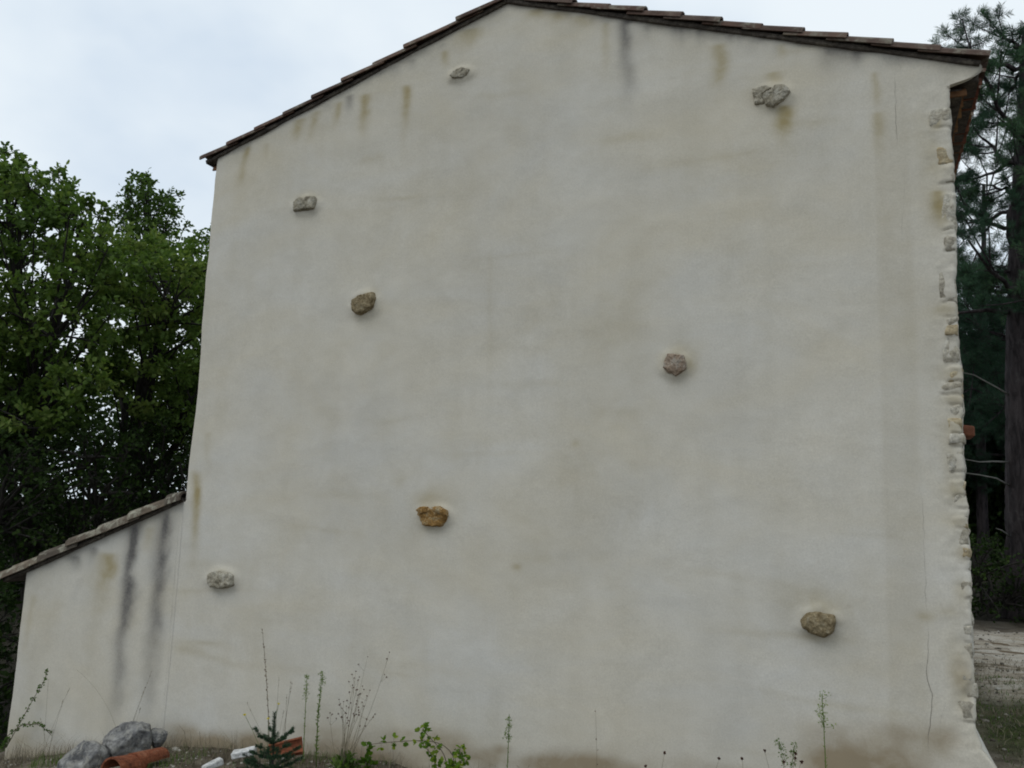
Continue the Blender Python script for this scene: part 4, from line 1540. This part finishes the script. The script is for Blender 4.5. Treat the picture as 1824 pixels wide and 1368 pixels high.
seedhead_plant(1178, 1390, -0.6, [(1184, 1341), (1150, 1365)], 'two round brown seed heads on thin stalks, leftmost seed heads along the bottom edge')
seedhead_plant(1300, 1395, -0.6, [(1281, 1352), (1322, 1352)], 'pair of small dark buds on forked stalks at the bottom edge')
seedhead_plant(1395, 1400, -0.6, [(1362, 1338), (1396, 1357), (1417, 1343), (1417, 1351), (1428, 1357)], 'cluster of dark red seed heads beside the tall feathery stalk')
r = seedhead_plant(612, 1338, -0.35, [(634, 1196), (640, 1206), (631, 1208), (646, 1222), (642, 1236), (654, 1240), (659, 1230), (648, 1258), (604, 1246), (612, 1250), (617, 1258), (609, 1262), (668, 1272), (655, 1170), (694, 1162), (588, 1270)],
                   'bushy clump of leafy weeds with dry branching seed stalks at the wall foot', leafy=90, hs=.009)


def leafy_clump(name, px, py, y, w_, h_, n, label, mat='weed', L=(.03, .06), W=(.015, .03), tone=(0, .9), cat='weed'):
    b = at(px, py, y)
    base = np.array([b[0], y, gz1(b[0], y) - 0.01])
    r = plant(name, base, label, cat)
    m, s = MB(), MB()
    nst = max(5, n // 14)
    for k in range(nst):
        d = rdirs(1, 1.0)[0]
        d[2] = abs(d[2]) + .2
        tip = base + np.array([d[0] * w_, d[1] * w_ * .6, d[2] * h_ / 1.2])
        pts = bezier(base, tip, (0, 0, h_ * .2), 8)
        s.tube(pts, np.linspace(.003, .0012, 8), 4, .2)
        q = n // nst
        t = rng.uniform(.2, 1, q)
        P = np.stack([np.interp(t, np.linspace(0, 1, 8), pts[:, j]) for j in range(3)], -1)
        u = rdirs(q, .3)
        m.leaves(P, u, rdirs(q, 1.5), rng.uniform(*L, q), rng.uniform(*W, q), rng.uniform(*tone, q), .2, True)
    to_local(s.build('stems', MAT[mat]), r)
    to_local(m.build('leaves', MAT[mat]), r)
    return r


leafy_clump('leafy_weed', 622, 1334, -0.32, .13, .13, 180, 'low dark green leafy rosette under the dry seed stalks', 'weed', (.03, .06), (.012, .024), (0, .5))
leafy_clump('leafy_weed', 655, 1332, -0.25, .06, .20, 40, 'upright broad leaved green shoot right of the weed clump', 'bramble', (.04, .07), (.025, .04), (0, .5))


# bramble trailing right of the weeds
def bramble(canes, y, label, name='bramble', n_leaf=10, size=.05, tone=(.1, 1), mat='bramble'):
    a = at(*canes[0][0], y)
    base = np.array([a[0], y, gz1(a[0], y)])
    r = plant(name, base, label, 'bramble')
    m, s = MB(), MB()
    for cane in canes:
        P = np.array([at(px, py, y + rng.normal(0, .03)) for px, py in cane])
        seg = np.linspace(0, 1, len(P))
        t = np.linspace(0, 1, 14)
        pts = np.stack([np.interp(t, seg, P[:, k]) for k in range(3)], -1)
        pts[1:-1] = (pts[:-2] + pts[2:] + 2 * pts[1:-1]) / 4
        s.tube(pts, np.linspace(.004, .002, 14), 5, .1)
        for k in range(n_leaf):
            tt = rng.uniform(.1, 1)
            q = np.array([np.interp(tt, t, pts[:, j]) for j in range(3)])
            stem = rdirs(1, .4)[0] * size * .8
            e = q + stem
            s.tube(np.array([q, (q + e) / 2 + [0, 0, .004], e]), .0012, 3, .5)
            for j in range(3):        # three leaflets
                u = rdirs(1, .1)[0] + stem / size
                m.leaves(e[None], u[None], rdirs(1, 2.0) + np.array([[0, -.8, 0]]), size * rng.uniform(.7, 1.2), size * rng.uniform(.55, .8), np.array([rng.uniform(*tone)]), .15, True)
    to_local(s.build('canes', MAT['straw']), r)
    to_local(m.build('leaves', MAT[mat]), r)
    return r


bramble([[(800, 1376), (812, 1350), (790, 1325), (755, 1318), (690, 1322), (660, 1326)], [(800, 1376), (790, 1340), (762, 1310), (752, 1298)], [(805, 1376), (825, 1352), (818, 1335)], [(780, 1376), (770, 1345), (748, 1320)]],
        -0.42, 'bright green trailing bramble spreading along the wall foot right of the weed clump', n_leaf=17, size=.036)
leafy_clump('leafy_weed', 805, 1372, -0.5, .17, .30, 260, 'yellow green leafy weed at the bottom edge under the bramble', 'bramble', (.03, .05), (.02, .035), (.1, 1))
bramble([[(12, 1330), (40, 1280), (62, 1240), (78, 1215), (84, 1196)], [(12, 1312), (40, 1290), (70, 1290), (92, 1310)], [(0, 1340), (15, 1316)]],
        -0.10, 'dark thorny cane with small leaves climbing the left edge of the lean-to', n_leaf=48, size=.019, tone=(0, .35), mat='weed')


# fir sapling
def fir_sapling():
    y = -0.85
    tip = at(489, 1270, y)
    b = at(484, 1400, y)
    base = np.array([b[0], y, gz1(b[0], y) - .01])
    r = plant('fir_sapling', base, 'little dark blue-green fir sapling in front of the broken tile', 'sapling')
    s, m = MB(), MB()
    tr = bezier(base, tip, (.005, 0, 0), 12)
    s.tube(tr, np.linspace(.009, .003, 12), 6, .2)

    def needles(pts, dens, L):
        n = dens
        t = rng.uniform(0.05, 1, n)
        T = np.linspace(0, 1, len(pts))
        P = np.stack([np.interp(t, T, pts[:, k]) for k in range(3)], -1)
        ax = pts[-1] - pts[0]
        ax /= np.linalg.norm(ax)
        u = rdirs(n)
        u = u - np.outer(u @ ax, ax) + ax * .7
        m.leaves(P, u, rdirs(n), L * rng.uniform(.7, 1.1, n), .0035, rng.uniform(0, 1, n))
    needles(tr[5:], 420, .028)
    H = tip[2] - base[2]
    for f_, k, ln in ((.10, 6, .20), (.28, 6, .20), (.42, 5, .165), (.60, 5, .13)):
        a0 = rng.uniform(0, 6.28)
        for j in range(k):
            a = a0 + j * 2 * math.pi / k + rng.normal(0, .15)
            o_ = base + (tip - base) * f_
            l_ = ln * rng.uniform(.8, 1.1)
            e = o_ + np.array([math.cos(a) * l_, math.sin(a) * l_, l_ * (.75 if f_ > .5 else .45)])
            pts = bezier(o_, e, (0, 0, -.02), 7)
            s.tube(pts, np.linspace(.004, .0018, 7), 4, .2)
            needles(pts, int(900 * l_), .026)
            for q in range(4):
                tt = rng.uniform(.3, .8)
                w0 = np.array([np.interp(tt, np.linspace(0, 1, 7), pts[:, i]) for i in range(3)])
                dd = (e - o_) / l_
                sd_ = np.cross(dd, [0, 0, 1]) * (1 if q % 2 else -1)
                w1 = w0 + (dd * .6 + sd_ * .6) * l_ * .4
                p2 = bezier(w0, w1, (0, 0, 0), 4)
                s.tube(p2, .0015, 3, .2)
                needles(p2, int(520 * l_), .022)
    to_local(s.build('stem', MAT['bark_oak']), r)
    to_local(m.build('needles', MAT['fir']), r)


fir_sapling()

# ------------------------------------------------------------------ trees
def inside(poly, x, y):
    c = False
    j = len(poly) - 1
    for i in range(len(poly)):
        if ((poly[i][1] > y) != (poly[j][1] > y)) and (x < (poly[j][0] - poly[i][0]) * (y - poly[i][1]) / (poly[j][1] - poly[i][1]) + poly[i][0]):
            c = not c
        j = i
    return c


def fill_clumps(poly, spacing, depth, n_try=4000, holes=(), rmul=(0.75, 1.15), seed=0, layers=3):
    r = np.random.default_rng(seed)
    xs = [q[0] for q in poly]
    ys = [q[1] for q in poly]
    out = []
    for L in range(layers):
        got = []
        for _ in range(n_try // layers):
            x, y = r.uniform(min(xs), max(xs)), r.uniform(min(ys), max(ys))
            if not inside(poly, x, y):
                continue
            if any((x - hx) ** 2 + (y - hy) ** 2 < hr * hr for hx, hy, hr in holes):
                continue
            if any((x - g[0]) ** 2 + (y - g[1]) ** 2 < spacing * spacing for g in got):
                continue
            got.append((x, y))
        for x, y in got:
            d = depth[0] + (depth[1] - depth[0]) * (L + r.uniform(0, 1)) / layers
            out.append((x, y, d, spacing * r.uniform(*rmul)))
    return out


def leafy_clump_pts(c, rad, n_twig, n_leaf, m_leaf, m_wood, attach, L, tone, r, flat=0.75, up=0.35):
    """twigs fan out from the clump centre, leaves sit along the twigs"""
    d = rdirs(n_twig, up, r)
    ends = c + d * rad * r.uniform(.55, 1.15, (n_twig, 1)) * np.array([1, 1, flat])
    start = c - (c - attach) / (np.linalg.norm(c - attach) + 1e-6) * rad * .25
    for e in ends:
        m_wood.tube(bezier(start, e, (0, 0, rad * .08), 4), np.linspace(.005, .002, 4), 3, .3, False)
    k = r.integers(0, n_twig, n_leaf)
    t = r.uniform(.3, 1.08, n_leaf) ** .8
    P = start + (ends[k] - start) * t[:, None] + r.normal(0, rad * .10, (n_leaf, 3))
    u = (ends[k] - start)
    u = u / (np.linalg.norm(u, axis=1)[:, None] + 1e-6) * .6 + rdirs(n_leaf, -.15, r)
    base_t = r.uniform(*tone)
    c_ = np.clip(base_t + r.normal(0, .18, n_leaf), 0, 1)
    m_leaf.leaves(P, u, rdirs(n_leaf, 1.2, r), L * r.uniform(.7, 1.25, n_leaf), L * .62 * r.uniform(.8, 1.2, n_leaf), c_, .18, True)


def broadleaf(name, base, height_frac, clumps, label, group, leaf='leaf_oak', L=.085, n_twig=9, n_leaf=250, tone=(.15, .7), trunk_r=.16, seed=0, limbs=7, lean=(0, 0), bark='bark_oak', cat='tree'):
    r = np.random.default_rng(seed + 1000)
    C = np.array([far(px, py, d) for px, py, d, _ in clumps])
    Rr = np.array([rp * d / F for _, _, d, rp in clumps])
    base = np.array(base, float)
    root = empty(name, base, label, cat, group)
    top = C[:, 2].max()
    cen = C.mean(0)
    wood, leafm, tr = MB(), MB(), MB()
    H = top - base[2]
    tip = np.array([cen[0] * .7 + base[0] * .3 + lean[0], cen[1] * .7 + base[1] * .3 + lean[1], base[2] + H * .88])
    tp = bezier(base - np.array([0, 0, .1]), tip, (r.normal(0, .25), r.normal(0, .25), 0), 14)
    tp[2:-1] += r.normal(0, .04, (11, 3))
    trad = trunk_r * (1 - np.linspace(0, 1, 14) * .86)
    trad[0] *= 1.35
    tr.tube(tp, trad, 9, .4)
    # limbs by clustering the clumps
    k = min(limbs, len(C))
    cent = C[r.choice(len(C), k, replace=False)]
    for _ in range(6):
        lab = np.argmin(((C[:, None] - cent[None]) ** 2).sum(-1), 1)
        for j in range(k):
            if (lab == j).any():
                cent[j] = C[lab == j].mean(0)
    for j in range(k):
        mem = np.where(lab == j)[0]
        if not len(mem):
            continue
        e = cent[j]
        hz = np.clip((e[2] - base[2]) / H - .22 - .25 * np.linalg.norm((e - tip)[:2]) / H, .14, .8)
        i0 = int(hz * 13)
        s0 = tp[i0]
        lp = bezier(s0, e, (r.normal(0, .15), r.normal(0, .15), .18 * np.linalg.norm(e - s0)), 12)
        lp[2:-1] += r.normal(0, .04, (9, 3))
        wood.tube(lp, np.linspace(trad[i0] * .6, .02, 12), 6, .4, False)
        for i in mem:
            q = lp[min(11, max(3, int(r.integers(4, 12))))]
            bp = bezier(q, C[i], (r.normal(0, .06), r.normal(0, .06), .05), 6)
            wood.tube(bp, np.linspace(.022, .008, 6), 4, .4, False)
            nl = int(n_leaf * (Rr[i] / .45) ** 2)
            leafy_clump_pts(C[i], Rr[i], n_twig, max(30, nl), leafm, wood, q, L, tone, r)
    to_local(tr.build('trunk', MAT[bark], None, True), root)
    to_local(wood.build('branches', MAT[bark], None, True), root)
    cr = to_local(leafm.build('crown', MAT[leaf]), root)
    return root


def gbase(px, depth):
    q = far(px, 900, depth)
    return np.array([q[0], q[1], gz1(q[0], q[1])])


# left: oaks, front crown first
HOLES = [(56, 452, 22), (118, 575, 26), (20, 648, 26), (128, 610, 24), (15, 770, 30), (285, 590, 16), (60, 690, 20), (330, 640, 18), (150, 650, 18), (50, 560, 16)]
OAKG = 'oaks behind the lean-to'
polyA = [(-260, 330), (-60, 300), (0, 300), (35, 318), (70, 345), (105, 335), (130, 375), (165, 385), (185, 410), (200, 440), (205, 560), (170, 700), (90, 790), (-260, 800)]
TOPA = [(104, 304, 12.2, 17), (92, 318, 12.0, 20), (65, 322, 12.3, 22), (148, 352, 12.4, 17), (188, 372, 12.6, 15), (176, 385, 12.5, 20), (32, 288, 12.0, 22), (6, 266, 11.8, 24), (120, 338, 12.2, 20), (196, 398, 12.7, 16), (50, 305, 12.1, 20), (158, 372, 12.5, 22)]
broadleaf('oak_tree', gbase(95, 12.5), 1, fill_clumps(polyA, 46, (10.5, 14.0), 3600, HOLES, seed=1, layers=4) + TOPA, 'big leafy oak at the left edge, tallest of the trees behind the lean-to', OAKG, seed=1, limbs=9, tone=(.2, .75), trunk_r=.17)
polyB = [(195, 450), (225, 425), (262, 425), (300, 430), (340, 455), (372, 470), (420, 480), (430, 700), (350, 790), (250, 760), (190, 640)]
broadleaf('oak_tree', gbase(205, 14.0), 1, fill_clumps(polyB, 44, (12.5, 16.0), 3000, HOLES, seed=2, layers=4), 'bright green oak leaning over the lean-to roof beside the house wall', OAKG, seed=2, limbs=8, tone=(.3, .85), trunk_r=.16)
polyC = [(228, 335), (245, 318), (268, 318), (284, 345), (308, 355), (318, 385), (300, 420), (268, 470), (236, 440), (212, 392)]
broadleaf('oak_tree', gbase(262, 19.0), 1, fill_clumps(polyC, 23, (18, 20), 2400, [(281, 380, 10)], seed=3, layers=3, rmul=(.7, 1.05)) + [(262, 310, 19, 13), (238, 314, 19, 12), (319, 348, 19, 12), (208, 384, 19, 9), (300, 350, 19.2, 16), (330, 400, 19, 14)] + fill_clumps([(225, 450), (310, 450), (300, 640), (230, 640)], 42, (18, 20), 600, seed=33, layers=1), 'slender dark oak whose narrow top stands above the other oaks', OAKG, seed=3, limbs=6, tone=(0, .4), trunk_r=.13, L=.085, n_leaf=210)
polyD = [(335, 420), (352, 410), (380, 418), (460, 420), (470, 700), (345, 720), (340, 560)]
broadleaf('oak_tree', gbase(390, 17.0), 1, fill_clumps(polyD, 34, (16, 18.5), 1600, [(360, 470, 14)], seed=4, layers=2), 'oak mostly hidden behind the left edge of the house wall', OAKG, seed=4, limbs=6, tone=(.15, .6), trunk_r=.14, L=.085)

SHG = 'dark shrubs under the oaks'
for k, (poly, dep, px, lab) in enumerate([
    ([(-220, 800), (-20, 770), (60, 790), (95, 860), (90, 960), (30, 1030), (-220, 1100)], (9.5, 11.5), -20, 'dark leafy shrub at the left edge above the lean-to eave'),
    ([(85, 790), (170, 760), (230, 800), (240, 880), (200, 940), (80, 1000)], (10.5, 12.5), 150, 'dark shrub showing over the middle of the lean-to roof'),
    ([(215, 770), (300, 750), (345, 800), (345, 880), (240, 930)], (12, 14), 285, 'dark shrub showing over the top of the lean-to roof by the house wall'),
    ([(-220, 1060), (0, 1040), (35, 1060), (30, 1200), (5, 1368), (-220, 1400)], (8.6, 10.5), -60, 'dark low shrub left of the lean-to, running down to the bottom left corner'),
]):
    broadleaf('shrub', gbase(px, sum(dep) / 2), 1, fill_clumps(poly, 38, dep, 2400, seed=20 + k, layers=4), lab, SHG, 'leaf_dark', .065, 7, 130, (0, .55), .05, 20 + k, 6, cat='shrub')


# ---- woodland backdrop: one far mass on each side
def wood_mass(name, label, polys, seed, leaf='leaf_dark', L=.16):
    r = np.random.default_rng(seed)
    m = MB()
    for poly, dep, sp, n, tone in polys:
        for (px, py, d, rp) in fill_clumps(poly, sp, dep, 3000, seed=seed, layers=3):
            c = far(px, py, d)
            rad = rp * d / F * 1.2
            P = c + r.normal(0, .45, (n, 3)) * rad * np.array([1, 1, .8])
            m.leaves(P, rdirs(n, 0, r), rdirs(n, 1, r), L * r.uniform(.6, 1.3, n), L * .7 * r.uniform(.7, 1.2, n), np.clip(r.uniform(*tone) + r.normal(0, .15, n), 0, 1), .2, True)
            seed += 1
    return tag(m.build(name, MAT[leaf]), label, None, None, 'stuff')


wood_mass('woodland', 'far dark wood behind the oaks at the left', [([(-300, 640), (60, 700), (200, 680), (440, 700), (480, 900), (300, 1000), (-300, 1100)], (22, 28), 52, 150, (0, .5)), ([(-1100, 420), (-700, 330), (-300, 420), (-300, 1100), (-1100, 1150)], (18, 26), 66, 240, (0, .5))], 60)

# ------------------------------------------------------------------ pines at the right
def pine(name, base, trunk_top, tr_r, shoots, label, group, seed, tone=(.1, .7), nper=64, NL=.115, extra=(), nbr=None, wd_n=.0065):
    """shoots: list of (px,py,depth,r px) – each a spray of bottle-brush shoots"""
    r = np.random.default_rng(seed)
    base = np.array(base, float)
    root = empty(name, base, label, 'tree', group)
    # trunk with bark plates
    n_h, n_a = 150, 40
    hts = np.linspace(0, 1, n_h)
    ths = np.linspace(0, 2 * math.pi, n_a, endpoint=False)
    top = np.array(trunk_top, float)
    axis = base[None] * (1 - hts[:, None]) + top[None] * hts[:, None]
    axis[:, 0] += .06 * np.sin(hts * 5 + seed)
    rad = tr_r * (1 - .72 * hts) * (1 + .35 * np.exp(-hts * 30))
    A, Hh = np.meshgrid(ths, hts)
    pn = np.stack([np.cos(A).ravel() * 1.0, np.sin(A).ravel() * 1.0, (Hh.ravel() * (top[2] - base[2])) * .55], -1)
    dsp = np.clip(np.abs(fbm(pn, .22, seed, 3)) * 3.0, 0, 1) - .5
    rr = (rad[:, None] * (1 + .10 * dsp.reshape(n_h, n_a)))
    V = axis[:, None] + np.stack([np.cos(A) * rr, np.sin(A) * rr, 0 * A], -1)
    i = np.arange(n_h - 1)[:, None] * n_a
    k = np.arange(n_a)[None]
    Q = np.stack([i + k, i + (k + 1) % n_a, i + n_a + (k + 1) % n_a, i + n_a + k], -1).reshape(-1, 4)
    to_local(mesh_np('trunk', V.reshape(-1, 3), Q, MAT['bark_pine'], None, True), root)
    wood, nd = MB(), MB()
    C = np.array([far(px, py, d) for px, py, d, _ in shoots])
    Rr = np.array([rp * d / F for _, _, d, rp in shoots])
    H = top[2] - base[2]
    kk = nbr or max(4, len(C) // 7)
    cent = C[r.choice(len(C), min(kk, len(C)), replace=False)]
    for _ in range(6):
        lab = np.argmin(((C[:, None] - cent[None]) ** 2).sum(-1), 1)
        for j in range(len(cent)):
            if (lab == j).any():
                cent[j] = C[lab == j].mean(0)
    for j in range(len(cent)):
        mem = np.where(lab == j)[0]
        if not len(mem):
            continue
        e = cent[j]
        hz = np.clip((e[2] - base[2] - .12 * np.linalg.norm((e - base)[:2])) / H, .1, .97)
        s0 = base + (top - base) * hz
        lp = bezier(s0, e, (0, 0, -.10 * np.linalg.norm(e - s0)), 10)
        lp[2:-1] += r.normal(0, .03, (7, 3))
        wood.tube(lp, np.linspace(.05, .018, 10), 6, .3, False)
        for i_ in mem:
            q = lp[int(r.integers(5, 10))]
            wood.tube(bezier(q, C[i_], (0, 0, -.05), 5), np.linspace(.016, .008, 5), 4, .3, False)
            ns = max(6, int(17 * (Rr[i_] / .28) ** 2))
            bt = r.uniform(*tone)
            for s_ in range(ns):
                d0 = rdirs(1, .55, r)[0]
                p0 = C[i_] + rdirs(1, 0, r)[0] * Rr[i_] * r.uniform(.1, .75)
                ln = r.uniform(.11, .20)
                p1 = p0 + d0 * ln
                wood.tube(np.array([C[i_], (C[i_] + p0) / 2 - [0, 0, .02], p0, p1]), [.006, .005, .005, .004], 3, .3, False)
                n = nper
                t = r.uniform(0, 1, n)
                P = p0 + np.outer(t, p1 - p0)
                u = rdirs(n, 0, r)
                u = u - np.outer(u @ d0, d0)
                u /= np.linalg.norm(u, axis=1)[:, None] + 1e-6
                u = u + d0 * (.5 + .6 * t)[:, None]
                nd.leaves(P, u, rdirs(n, 0, r), NL * r.uniform(.7, 1.15, n), wd_n, np.clip(bt + r.normal(0, .15, n), 0, 1), 0)
    for pts, rd, mt in extra:
        wood.tube(np.array([far(*q) for q in pts]), rd, 5, .4)
    to_local(wood.build('branches', MAT['bark_pine'], None, True), root)
    to_local(nd.build('needles', MAT['needle']), root)
    return root


PG = 'pines beyond the right corner'
PH = [(1772, 242, 27), (1748, 300, 26), (1778, 325, 18), (1788, 395, 24), (1757, 435, 30), (1786, 470, 22), (1722, 445, 18), (1792, 520, 18), (1792, 582, 18), (1775, 170, 12), (1760, 95, 12), (1735, 75, 10), (1705, 95, 8), (1790, 130, 10)]
p1 = [(1690, 118), (1720, 100), (1745, 96), (1770, 80), (1800, 84), (1840, 76), (1900, 60), (1990, 140), (1990, 420), (1860, 560), (1760, 560), (1700, 480), (1690, 330), (1740, 170), (1690, 120)]
sh = fill_clumps(p1, 27, (12.5, 17.0), 5200, PH, seed=70, layers=2)
sh += [(1690, 64, 14.2, 17), (1677, 84, 14.0, 13), (1700, 82, 14.3, 12), (1692, 100, 14.2, 15), (1714, 34, 14.5, 12), (1718, 50, 14.5, 15), (1733, 42, 14.8, 10), (1728, 68, 14.6, 15), (1755, 24, 14.6, 13), (1764, 44, 14.5, 20), (1778, 30, 14.9, 11), (1782, 60, 14.8, 22), (1802, 56, 14.4, 20), (1820, 66, 15, 22), (1835, 50, 15, 20), (1712, 100, 14.6, 14), (1745, 78, 14.4, 16)]
pb = gbase(1822, 14.6)
pt = far(1830, 60, 14.6)
pine('pine_tree', pb, pt, .41, sh, 'tall pine with thick ridged trunk just right of the house corner', PG, 71, (.1, .75),
     extra=[([(1808, 450, 14.6), (1797, 420, 14.4), (1796, 385, 14.4), (1806, 355, 14.5)], [.05, .045, .04, .03], 0),
            ([(1806, 558, 14.6), (1760, 552, 14.3), (1700, 558, 14.0)], [.05, .035, .02], 0),
            ([(1806, 520, 14.6), (1770, 518, 14.4), (1735, 524, 14.3)], [.03, .025, .015], 0),
            ([(1806, 485, 14.6), (1770, 484, 14.4), (1745, 480, 14.3)], [.03, .025, .015], 0)])
# dead snags low on the trunk, each its own thing is impossible to push apart from the tree: parts
pine_root = [o for o in COL.objects if o.name == 'pine_tree'][0]
for pts in ([(1798, 823, 14.4), (1770, 822, 14.1), (1745, 823, 14.0), (1718, 818, 13.9)], [(1800, 866, 14.4), (1775, 852, 14.1), (1745, 846, 14.0), (1716, 842, 13.9)], [(1798, 955, 14.3), (1785, 945, 14.1), (1774, 941, 14.1)], [(1800, 705, 14.5), (1775, 690, 14.2), (1735, 668, 14.0), (1708, 662, 13.9)]):
    m = MB()
    P = np.array([far(*q) for q in pts])
    m.tube(P, np.linspace(.018, .007, len(P)), 5, .4)
    to_local(m.build('dead_branch', MAT['dead_wood']), pine_root)

p2 = [(1660, 300), (1720, 200), (1800, 120), (1900, 100), (2000, 200), (2000, 900), (1700, 900), (1640, 800)]
sh2 = fill_clumps([(1700, 470), (1790, 500), (1900, 400), (2000, 500), (2000, 800), (1690, 760), (1690, 560)], 32, (18, 22), 2600, PH, seed=80, layers=3)
pine('pine_tree', gbase(1900, 20), far(1890, 250, 20), .22, sh2, 'darker pine further back, its boughs showing between the wall and the thick trunk', PG, 81, (0, .4), 40, .12)
pine('pine_tree', gbase(1748, 24), far(1748, 330, 24), .16, fill_clumps([(1690, 560), (1760, 560), (1860, 620), (1860, 860), (1670, 860)], 34, (23, 26), 1800, seed=90, layers=3), 'distant shaded pine deep in the wood, seen low beside the house corner', PG, 91, (0, .3), 40, .14)

for k, (poly, dep, px, lab) in enumerate([
    ([(1690, 930), (1760, 960), (1790, 1010), (1900, 960), (1900, 1095), (1700, 1100)], (13, 15.5), 1750, 'dark green undergrowth round the foot of the thick pine'),
]):
    broadleaf('shrub', gbase(px, sum(dep) / 2), 1, fill_clumps(poly, 26, dep, 2400, seed=40 + k, layers=4), lab, None, 'leaf_dark', .06, 7, 150, (0, .6), .04, 40 + k, 6, cat='shrub')
wood_mass('woodland', 'far dark wood behind the pines at the right', [([(1600, 560), (1740, 640), (1900, 640), (2060, 560), (2060, 1120), (1600, 1120)], (24, 32), 34, 300, (0, .4)), ([(2060, 420), (2500, 330), (3000, 420), (3400, 360), (3400, 1150), (2060, 1120)], (24, 34), 62, 240, (0, .5))], 61, L=.21)
